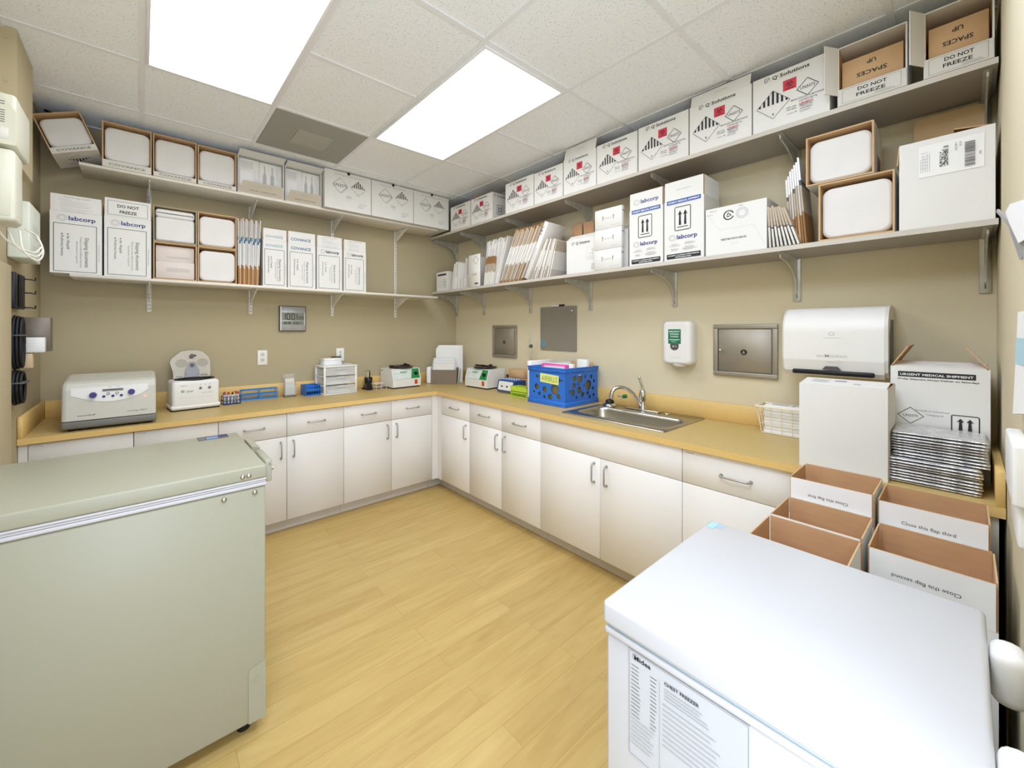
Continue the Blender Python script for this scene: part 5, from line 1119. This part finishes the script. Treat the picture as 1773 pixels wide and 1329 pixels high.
for k in range(5): incrate('file_folder', 'dark olive file folder inside the blue crate, seen through its holes', 'folder', (.02, .03, .03, .03, .322)[k], (.012, .275, .222, .252, .018)[k], .009, (.29, .28, .05, .28, .012)[k], (.022, .012, .012, .012, .36)[k], (.2, .18, .15, .18, .205)[k], mat('olive_folder', (112,104,66), .7))['group'] = 'olive folders in the blue crate'
# wire basket
t = onright('wire_basket', 'cream wire basket full of papers at the back of the right counter', 'basket', 3.005, -.115, Z0)
b = MB(); L, d, h, tp = .27, .115, .15, .02; r = .0026
def rect_at(z, g): return [(-g,-g,z),(L,-g,z),(L,d+g*.5,z),(-g,d+g*.5,z)]
for f in (0, .33, .66): b.tube(rect_at(h*f+r, tp*f), r*.8, CREAMW, 6, True)
b.box(-tp-.006,-tp-.006,h-.012,L,-tp+.002,h,CREAMW,.002,1).box(-tp-.006,-tp,h-.012,-tp+.004,d+.012,h,CREAMW,.002,1).box(-tp,d+.004,h-.012,L,d+.012,h,CREAMW,.002,1)
for k in range(7): x = L*k/6; b.cyl((x,0,r), (x-(tp if k == 0 else 0),-tp,h-.004), r*.8, CREAMW, n=6); b.cyl((x,d,r), (x,d+tp*.5,h-.01), r*.8, CREAMW, n=6)
for k in range(4): y = d*k/3; b.cyl((0,y,r), (-tp,y,h-.004), r*.8, CREAMW, n=6)
b.box(0,0,0,L,d,.003,CREAMW); b.build('frame', t)
v = onright('paper_stack', 'white papers filling the cream wire basket', 'papers', 3.012, -.108, Z0+.0036); q = MB()
for k in range(9): q.box(.002*(k%3),.001*(k%2),.0165*k,.255,.10,.0165*k+.016,PAPER,.001,1)
i = Ink(q, (0,0,.1485), (1,0,0), (0,1,0), (0,0,1)); i.rect(.03,.03,.1,.08,PAPG); i.rect(.12,.02,.125,.09,GINK); q.build('sheets', v)
# tall white carton and urgent carton
t = onright('tall_white_carton', 'plain tall white carton on the counter below the towel dispenser', 'carton', 3.274, -.612, Z0); shell(t, .258, .24, .338)
flap(t, .258, .338, 'f', .125, -84, draw=None, inset=.003); flap(t, .258, .338, 'b', .10, -84, d=.24)
q = MB(); i = Ink(q, (0,-.0003,0)); i.lines(.03,.09,.06,6,.010,GINK,.002); i.rect(.10,.07,.135,.09,GINK); i.rect(.16,.03,.18,.05,LINK); fl = [c for c in t.children if c.name.startswith('flap')][0]; q.build('shipping_label', fl, fix=False)
t = onright('urgent_carton', 'white carton with a black banner, two side flaps raised, at the counter end', 'carton', 3.515, -.335, Z0)
def p_urg(i, w, h):
    i.rect(w*.085, h*.90, w*.87, h*.952, INK); i.text(w*.478, h*.914, 'URGENT MEDICAL SHIPMENT', .012, WINK, 'c', bold=True, fit=w*.74); i.text(w*.49, h*.872, '(Friday Shipment Always Deliver on Saturday)', .008, INK, 'c', bold=True, fit=w*.82)
    c = (w*.22, h*.525); r = w*.14; i.loop([(c[0],c[1]+r*.9),(c[0]+r,c[1]),(c[0],c[1]-r*.9),(c[0]-r,c[1])], .002, INK); i.text(c[0], c[1]-.005, 'UN3373', .014, INK, 'c', fit=r*1.1)
    i.text(w*.45, h*.575, 'Biological Substance', .009, GINK, 'c', fit=w*.34); i.text(w*.47, h*.54, 'Category B', .009, GINK, 'c', fit=w*.18); i.arrows(w*.64, h*.4, w*.90, h*.57, INK, .003)
shell(t, .255, .30, .408, draw=p_urg); flap(t, .255, .408, 'l', .095, -30, d=.30, inset=.01); flap(t, .255, .408, 'r', .10, -34, d=.30, inset=.01); flap(t, .255, .408, 'f', .12, -82, draw=lambda i, w, h: i.lines(w*.5, h*.5, w*.2, 2, .01, LINK), inset=.008)
# foil pouches
def pouch(k, x, y, z, rz, lb):
    v = thing('foil_pouch', lb, 'foil mailer', (0,0,0), 0, 'stack of silver bubble mailers'); 
    if k == 0 or not PP:
        q = MB(); n, m = 26, 14; L, D, T_ = .226, .20, .0072; rr = random.Random(5); vs = []
        for side in (0, 1):
            for i in range(n+1):
                for j in range(m+1):
                    ex = min(i, n-i, j, m-j); th = min(T_*(.18 if ex == 0 else .8)+rr.uniform(0, T_*.35)*(ex > 0), .0088)
                    vs.append((L*i/n, D*j/m, .0046+(th/2 if side else -th/2)))
        N_ = (n+1)*(m+1); g = lambda s, i, j: s*N_+i*(m+1)+j
        fs = [(g(s,i,j), g(s,i+1,j), g(s,i+1,j+1), g(s,i,j+1)) for s in (0,1) for i in range(n) for j in range(m)]
        fs += [(g(0,i,0),g(0,i+1,0),g(1,i+1,0),g(1,i,0)) for i in range(n)]+[(g(0,i,m),g(0,i+1,m),g(1,i+1,m),g(1,i,m)) for i in range(n)]+[(g(0,0,j),g(0,0,j+1),g(1,0,j+1),g(1,0,j)) for j in range(m)]+[(g(0,n,j),g(0,n,j+1),g(1,n,j+1),g(1,n,j)) for j in range(m)]
        q.add(vs, fs, FOIL, True); PP.append(q.build('pouch', v))
    else:
        c = PP[0].copy(); C.objects.link(c); c.parent = v
    v.matrix_world = Matrix.Translation((x, y, z)) @ Matrix.Rotation(-PI/2+rz, 4, 'Z')
PP = []; rr = random.Random(2)
NP = 18
for k in range(NP):
    up = k > 8
    lb = ('topmost silver bubble mailer of the stack on the right counter' if k == NP-1 else ('lowest silver bubble mailer of the stack on the right counter' if k == 0 else ('silver bubble mailer in the upper, right-shifted half of the stack' if up else 'silver bubble mailer in the lower half of the stack')))
    pouch(k, -.575+(.02 if up else 0)+rr.uniform(-.006,.006), -3.522-(.014 if up else 0)+rr.uniform(-.004,.002), Z0+k*.0101, rr.uniform(-.02,.02), lb)
# ================================================================== LEFT WALL FITTINGS
t = thing('alarm_unit', 'ivory louvred box, topmost on the left wall near the ceiling', 'wall unit', (XL+.001, -1.3, 2.178))
b = MB(); b.prism([(0,0),(.104,0),(.104,.135),(.06,.204),(0,.204)], (0,0,0), (1,0,0), (0,0,1), (0,1,0), 0, .004, IVORY); b.box(0,.0045,0,.104,.262,.204,IVORY,.012,3); b.build('housing', t)
b = MB()
for z in (.165,.155,.13,.121,.112,.103,.094,.085): b.box(.02,-.0008,z,.075,-.0002,z+.0035,MGREY)
b.box(.015,-.0012,.02,.085,-.0002,.065,WPL2,.001,1).box(.012,-.001,.07,.03,-.0003,.075,BLACK)
b.build('louvre_plate', t)
t = thing('door_chime_unit', 'ivory tall box below the louvred unit on the left wall', 'wall unit', (XL+.001, -1.3, 1.878))
b = MB(); b.box(0,0,0,.102,.14,.285,IVORY,.016,3); b.box(0,.141,-.0,.085,.16,.285,WPL2,.003,1); b.build('housing', t)
b = MB(); b.box(.02,-.0025,.02,.09,-.0003,.27,IVORY,.001,1); b.build('cover', t)
t = thing('mounted_wiring_box', 'pale green-white wiring box with printed side, lowest of the boxes on the left wall', 'wall unit', (XL+.001, -.83, 1.793))
b = MB(); b.box(0,0,0,.074,.26,.273, mat('pale_mint_plastic', (222,228,214), .45),.006,2); i = Ink(b, (.0742,.03,0), (0,1,0), (0,0,1), (1,0,0)); i.lines(.03,.17,.15,5,.014,LINK,.003); i.lines(.03,.07,.13,3,.012,LINK,.003); b.build('housing', t)
WIRE = mat('white_cable', (236,234,224), .5)
b = MB()
for q in range(3): b.tube(curve([(-3.15+.03*q, -1.17+.02*q, 1.872), (-3.12+.02*q, -1.12, 1.82-.015*q), (-3.07+.01*q, -1.0-.02*q, 1.80-.02*q), (-3.05, -.93+.015*q, 1.84-.01*q), (-3.07, -.90, 1.89), (-3.1, -.95, 1.91)][:4+q]), .004, WIRE, 6)
tag(b.build('hanging_cable'), 'loose white cables looping below the ivory wall boxes', 'cable')
b = MB(); b.tube([(XL+.006, -.62, 2.2), (XL+.006, -.60, 2.1), (XL+.006, -.585, 1.98), (XL+.006, -.56, 2.07)][:2]+[(XL+.006,-.585,2.09),(XL+.006,-.56,2.07)], .004, WIRE, 6); tag(b.build('wall_cable'), 'thin white cable running down the left wall to the printed wiring box', 'cable')
t = thing('hook_rail', 'black rail with three small hooks on the left wall', 'hook rail', (XL+.001, -.82, 1.553))
b = MB(); b.box(0,0,0,.026,.21,.172,BLACK,.003,1); b.box(.0265,.05,.005,.034,.12,.165,RUB,.003,1); b.build('rail', t)
for z in (.01,.085,.155): q = MB(); q.tube([(.026,.19,z),(.05,.2,z),(.062,.2,z-.004),(.064,.2,z+.012)], .0035, BLACK, 6); q.build('hook', t)
CORD = mat('black_cord', (20,20,22), .5, var=.1)
def coil(name, lb, z0, z1, x, y0, y1, n, r):
    t = thing(name, lb, 'cable', (0,0,0), 0, 'coiled black cables on the left wall'); b = MB()
    for k in range(n):
        pts = []; o = .004*k
        for j in range(24):
            a = 2*PI*j/24; pts.append((x+.012*(k%3), (y0+y1)/2+((y1-y0)/2-o)*math.cos(a), (z0+z1)/2+((z1-z0)/2-o)*math.sin(a)))
        b.tube(pts, r, CORD, 7, True)
    b.build('coil', t); b = MB(); zc = z0+(z1-z0)*.62; b.box(x-.012,y0-.008,zc,x+.04,y1+.008,zc+.008,DGREY,.003,1); b.build('cable_tie', t)
coil('hanging_cable_coil', 'tall coil of black cable tied up on the left wall beside the steel plate', 1.26, 1.515, XL+.014, -.80, -.70, 6, .0065)
coil('hanging_cable_coil', 'short coil of black cable hanging lowest on the left wall above the counter', 1.085, 1.25, XL+.014, -.80, -.68, 5, .0065)
t = thing('mounted_steel_box', 'dull steel box on the left wall behind the plug adapter', 'wall unit', (XL+.001, -.575, 1.335)); b = MB(); b.box(0,0,0,.112,.07,.18, mat('dull_steel', (122,114,102), .45, .3),.002,1); b.box(-.0,-.0015,.155,.006,-.0003,.16,SILV); b.build('housing', t)
t = thing('plug_adapter', 'white plug adapter in front of the dull steel box on the left wall', 'adapter', (XL+.018, -.645, 1.332)); b = MB(); b.box(0,0,0,.082,.05,.078,WPL,.004,2); i = Ink(b, (0,0,0)); i.lines(.01,.06,.04,3,.015,LINK,.0012); b.build('housing', t); b = MB(); b.box(-.0165,.015,.03,-.0005,.035,.05,WPL2); b.build('prongs', t)
t = thing('wall_plug', 'beige plug below the white adapter on the left wall', 'plug', (XL+.001, -.64, 1.252)); b = MB(); b.box(0,0,0,.056,.045,.076, mat('beige_plastic', (206,182,148), .5),.004,2); b.build('housing', t)
t = thing('ceiling_wire_stub', 'white wire stub with a black clip hanging from the ceiling above the tilted carton', 'wire', (-3.09, -.16, H-.0075)); b = MB(); b.tube([(0,0,-.035),(-.012,-.03,-.052),(-.03,-.075,-.075)], .005, WIRE, 8); b.build('wire', t); b = MB(); b.tube([(-.05,.02,-.004),(-.02,.0,-.02),(.0,0,-.028),(.03,.01,-.012)], .008, CORD, 8); b.build('clip', t)

# ================================================================== CHEST FREEZERS
BOLT = mat('bolt_chrome', (190,186,176), .25, 1.)
fx1, fy, fd, ft = -2.343, -2.084, .606, .96; fx0 = XL+.03; w = fx1-fx0
t = onback('chest_freezer', 'large grey-green chest freezer standing against the left wall', 'freezer', fx0, fy, 0)
b = MB(); b.box(0,0,.05,w,fd,.884,FRZ,.006,2); b.build('cabinet', t)
b = MB(); b.box(-.002,-.003,.914,w+.003,fd,ft,FRZ,.007,3); lid = b.build('lid', t)
b = MB(); b.box(0,-.005,.886,w+.003,fd-.002,.898,GASK,.004,2).box(.002,-.002,.8985,w,fd-.004,.9055,GASK,.003,2).box(0,-.004,.906,w+.002,fd-.002,.9135,GASK,.003,2); b.build('gasket', t)
def bolt(x, z, par): q = MB(); q.sphere((x,-.003,z), .0085, BOLT, (1,.55,1), 12); q.build('bolt', par)
for x, z in ((-2.416,.931), (-2.397,.931)): bolt(x-fx0, z, lid)
for x, z in ((-2.472,.866), (-2.378,.868)): bolt(x-fx0, z, t)
b = MB(); b.prism([(w-.055,.05),(w-.0005,.05),(w-.0005,.255),(w-.05,.242),(w-.055,.235)], (0,-.0025,0), (1,0,0), (0,0,1), (0,1,0), 0, .002, FRZ); b.cyl((w-.03,-.0026,.2), (w-.03,-.005,.2), .008, FRZ, n=12); b.build('corner_plate', t)
b = MB(); b.box(w+.0035,.03,.885,w+.028,.2,.966,FRZ,.005,2); b.cyl((w+.028,.06,.925), (w+.038,.06,.925), .008, BOLT, n=12); b.cyl((w+.02,.0298,.95), (w+.02,.028,.95), .003, MGREY, n=8); b.build('latch', t)
b = MB(); b.prism([(0,.90),(.03,.90),(.03,.958),(.0,.966)], (w+.0035,.26,0), (1,0,0), (0,0,1), (0,1,0), 0, .16, FRZ); b.build('handle', t)
for x in (.06, w-.06):
    for y in (.06, fd-.06): q = MB(); q.cyl((x,y,.0),(x,y,.05),.022,RUB,n=14); q.build('foot', t)
b = MB(); i = Ink(b, (w-.155,fd-.078,ft+.0002), (1,0,0), (0,1,0), (0,0,1)); i.rect(0,0,.115,.07,DGREY); i.rect(.03,.006,.075,.045,mat('pale_screen_blue', (120,150,200), .4)); i.rect(.08,.03,.112,.062,BINK); i.rect(.004,.01,.026,.06,MGREY); i.lines(.035,.06,.05,2,.008,PAPG); b.build('sticker', lid, fix=False)

t = onright('chest_freezer', 'small white chest freezer in the right foreground with a spec sheet on its side', 'freezer', 3.222, -1.942, 0)
w, d, ft = .518, .567, .88
b = MB(); b.box(.006,.008,.03,w-.006,d-.006,.812,FRW,.006,2); b.build('cabinet', t)
b = MB(); b.box(0,0,.832,w,d,ft,FRW,.010,4); lid = b.build('lid', t)
b = MB(); b.box(.004,.003,.8125,w-.004,d-.004,.8265,FRW,.004,2).box(.008,.008,.827,w-.008,d-.008,.8315,mat('pale_blue_gasket', (176,196,204), .5),.001,1); b.build('gasket', t)
for y in (.10, .40): b = MB(); b.box(w+.001,y,.79,w+.045,y+.07,.885,WPL,.018,3); b.build('hinge', t)
for x in (.05,w-.05):
    for y in (.05,d-.05): q = MB(); q.cyl((x,y,0),(x,y,.03),.02,RUB,n=14); q.build('foot', t)
b = MB(); b.box(.058,.0065,.60,.27,.0078,.809,mat('spec_sheet_paper', (186,188,188), .7, var=.01)); i = Ink(b, (.058,.0065,.60)); i.frame(.002,.002,.21,.207,.0009,GINK); i.ring(.014,.198,.0065,.0016,GINK,n=14); i.text(.012,.1935,'Midea',.0125,INK,'l',bold=True,fit=.034)
for k in range(14): i.lines(.006,.18-.0075*k,.02,1,.01,DGREY,.0011); i.lines(.045,.18-.0075*k,.013,1,.01,DGREY,.0011)
i.line((.064,.008),(.064,.186),.0006,GINK); i.text(.073,.184,'CHEST FREEZER',.0085,INK,'l',bold=True,fit=.062); i.lines(.073,.175,.08,4,.006,GINK,.0011); i.lines(.070,.145,.1,9,.0095,GINK,.0011); i.lines(.006,.075,.05,7,.008,GINK,.0011); b.build('spec_sheet', t)
b = MB(); i = Ink(b, (0,0,ft+.0002), (1,0,0), (0,1,0), (0,0,1)); cb = mat('pale_cyan_sticker', (160,206,232), .5); i.poly([(.012,d-.012),(.03,d-.016),(.028,d-.06),(.012,d-.055)], cb)
for k in range(3): i.rect(.032,d-.022-.012*k,.05-.004*k,d-.018-.012*k,cb)
b.build('sticker', lid, fix=False)

# ================================================================== OPEN CARTONS BY THE NEAR WALL
t = onright('support_carton', 'large closed carton on the floor under the open cartons', 'carton', 3.29, -1.335, .001); b = MB(); b.box(0,0,0,.475,.675,.38,CARD,.003,1); i = Ink(b, (0,0,0)); i.rect(.02,.18,.455,.2,PAPG); b.build('carton', t)
G6 = 'open empty cartons behind the white freezer'
def open_carton(lb, s0, s1, xf, dep, rim, txt, rot, fl=.105, side=None):
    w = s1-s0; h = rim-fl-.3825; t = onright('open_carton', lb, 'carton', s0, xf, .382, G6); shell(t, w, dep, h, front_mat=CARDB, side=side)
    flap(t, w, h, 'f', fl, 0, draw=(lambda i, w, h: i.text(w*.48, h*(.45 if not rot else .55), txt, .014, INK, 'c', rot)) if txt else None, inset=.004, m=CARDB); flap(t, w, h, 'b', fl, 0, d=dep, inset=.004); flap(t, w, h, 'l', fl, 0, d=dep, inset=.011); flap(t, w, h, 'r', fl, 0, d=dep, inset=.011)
open_carton('open empty carton nearest the counter edge and wire basket, flap text upside down', 3.304, 3.524, -.888, .228, .918, 'Close this flap first', 180)
open_carton('open empty carton in front of the silver mailers, flap text upright', 3.531, 3.758, -.872, .212, .902, 'Close this flap third', 0)
open_carton('open empty carton in the middle of the left row behind the freezer', 3.304, 3.524, -1.112, .212, .849, '', 0)
open_carton('open empty carton right behind the far edge of the white freezer lid', 3.304, 3.524, -1.333, .212, .848, '', 0)
def sd(i, d, h): i.rect(d*.3, h*.62, d*.95, h*.70, BINK); i.rect(d*.3, h*.4, d*.95, h*.55, DGREY); i.rect(d*.1, h*.1, d*.95, h*.3, BINK)
open_carton('open empty carton nearest the near wall, dark printed stripes on its side', 3.536, 3.764, -1.118, .225, .838, 'Close this flap second', 180, fl=.115, side=sd)

# ================================================================== NEAR WALL FITTINGS
t = thing('wall_dispenser', 'white plastic wall holder on the near wall at the right edge of the view', 'dispenser', (-1.42, YN+.001, 1.03)); b = MB(); b.box(0,0,.082,.22,.0235,.2,WPL,.006,3).box(.02,0,.0,.216,.016,.081,WPL,.005,2); b.build('housing', t)
t = thing('pinned_notice', 'white paper notice with a pale blue band hanging on the near wall', 'paper notice', (-1.50, YN+.0015, 1.262)); b = MB(); n = 12
vs = []
for k in range(n+1):
    f = k/n
    for x in (0, .15, .30-.012*f): vs.append((x, .0005+.0125*(x/.3)**3*(1-.45*f), .225*f+(.02 if x < .2 and k == 0 else 0)))
b.add(vs, [(3*i+j, 3*i+j+1, 3*i+j+4, 3*i+j+3) for i in range(n) for j in range(2)], PAPER, True)
b.add([(p[0], p[1]+.0006, p[2]) for p in vs[18:30]], [(3*i+j, 3*i+j+1, 3*i+j+4, 3*i+j+3) for i in range(3) for j in range(2)], mat('pale_blue_band', (176,212,222), .6), True); b.build('sheet', t, fix=False)
t = thing('wall_clip', 'grey pointed metal clip holding a white card off the near wall', 'clip', (-1.15, YN+.001, 1.64)); b = MB(); b.prism([(-.06,-.03),(-.03,-.035),(.05,.055),(.15,.111),(.145,.117),(.03,.06),(-.06,.0)], (0,.004,0), (1,.15,0), (0,0,1), (0,1,0), 0, .004, SILV); b.build('arm', t)
b = MB(); b.prism([(-.10,.0),(-.05,-.0),(.03,.062),(.06,.092),(.02,.102),(-.10,.085)], (0,.009,0), (1,.12,0), (0,0,1), (0,1,0), 0, .003, PAPER); b.build('card', t)

# ================================================================== CAMERA AND LIGHT
cam = bpy.data.cameras.new('camera'); co = bpy.data.objects.new('camera', cam); C.objects.link(co)
cam.sensor_fit = 'HORIZONTAL'; cam.sensor_width = 36; cam.lens = 702.2381/1773*36; cam.clip_start = .01
cam.shift_x = (886.5-831.5209)/1773; cam.shift_y = (571.3611-664.5)/1773
co.location = (-2.6874, -3.7157, 1.4474); co.rotation_euler = (PI/2, 0, -.6946)
bpy.context.scene.camera = co
wd = bpy.data.worlds.new('world'); bpy.context.scene.world = wd; wd.use_nodes = True
wd.node_tree.nodes['Background'].inputs['Color'].default_value = (.9, .96, 1, 1); wd.node_tree.nodes['Background'].inputs['Strength'].default_value = 1.0
def area(name, loc, sx, sy, power, rot=(0,0,0), col=(1,.98,.95)):
    l = bpy.data.lights.new(name, 'AREA'); l.shape = 'RECTANGLE'; l.size = sx; l.size_y = sy; l.energy = power; l.color = col
    o = bpy.data.objects.new(name, l); C.objects.link(o); o.location = loc; o.rotation_euler = rot; return o
LC = (.79, .90, 1.13)
area('panel_and_fill_light', (GX-1.5*T, GY-2*T, H-.03), .55, 1.15, 7, col=LC); area('panel_and_fill_light', (GX-3.5*T, GY-2*T, H-.03), .55, 1.15, 5, col=LC)
area('panel_and_fill_light', (-1.45, -3.3, H-.03), 1.1, .5, 12, col=LC); area('panel_and_fill_light', (-2.55, -3.3, H-.03), 1.1, .5, 27, col=LC)  # two unseen fill lamps, added to brighten the right and near side
area('doorway_fill_light', (-2.7, YN-.45, 1.25), 1.1, 2.0, 37, (math.radians(97),0,math.radians(-42)), col=LC)  # unseen fill lamp added beyond the assumed doorway to flatten the shading
sc = bpy.context.scene
sc.view_settings.view_transform = 'Standard'; sc.view_settings.look = 'None'; sc.view_settings.exposure = 0.0
sc.cycles.max_bounces = 10; sc.cycles.diffuse_bounces = 6; sc.cycles.transparent_max_bounces = 12
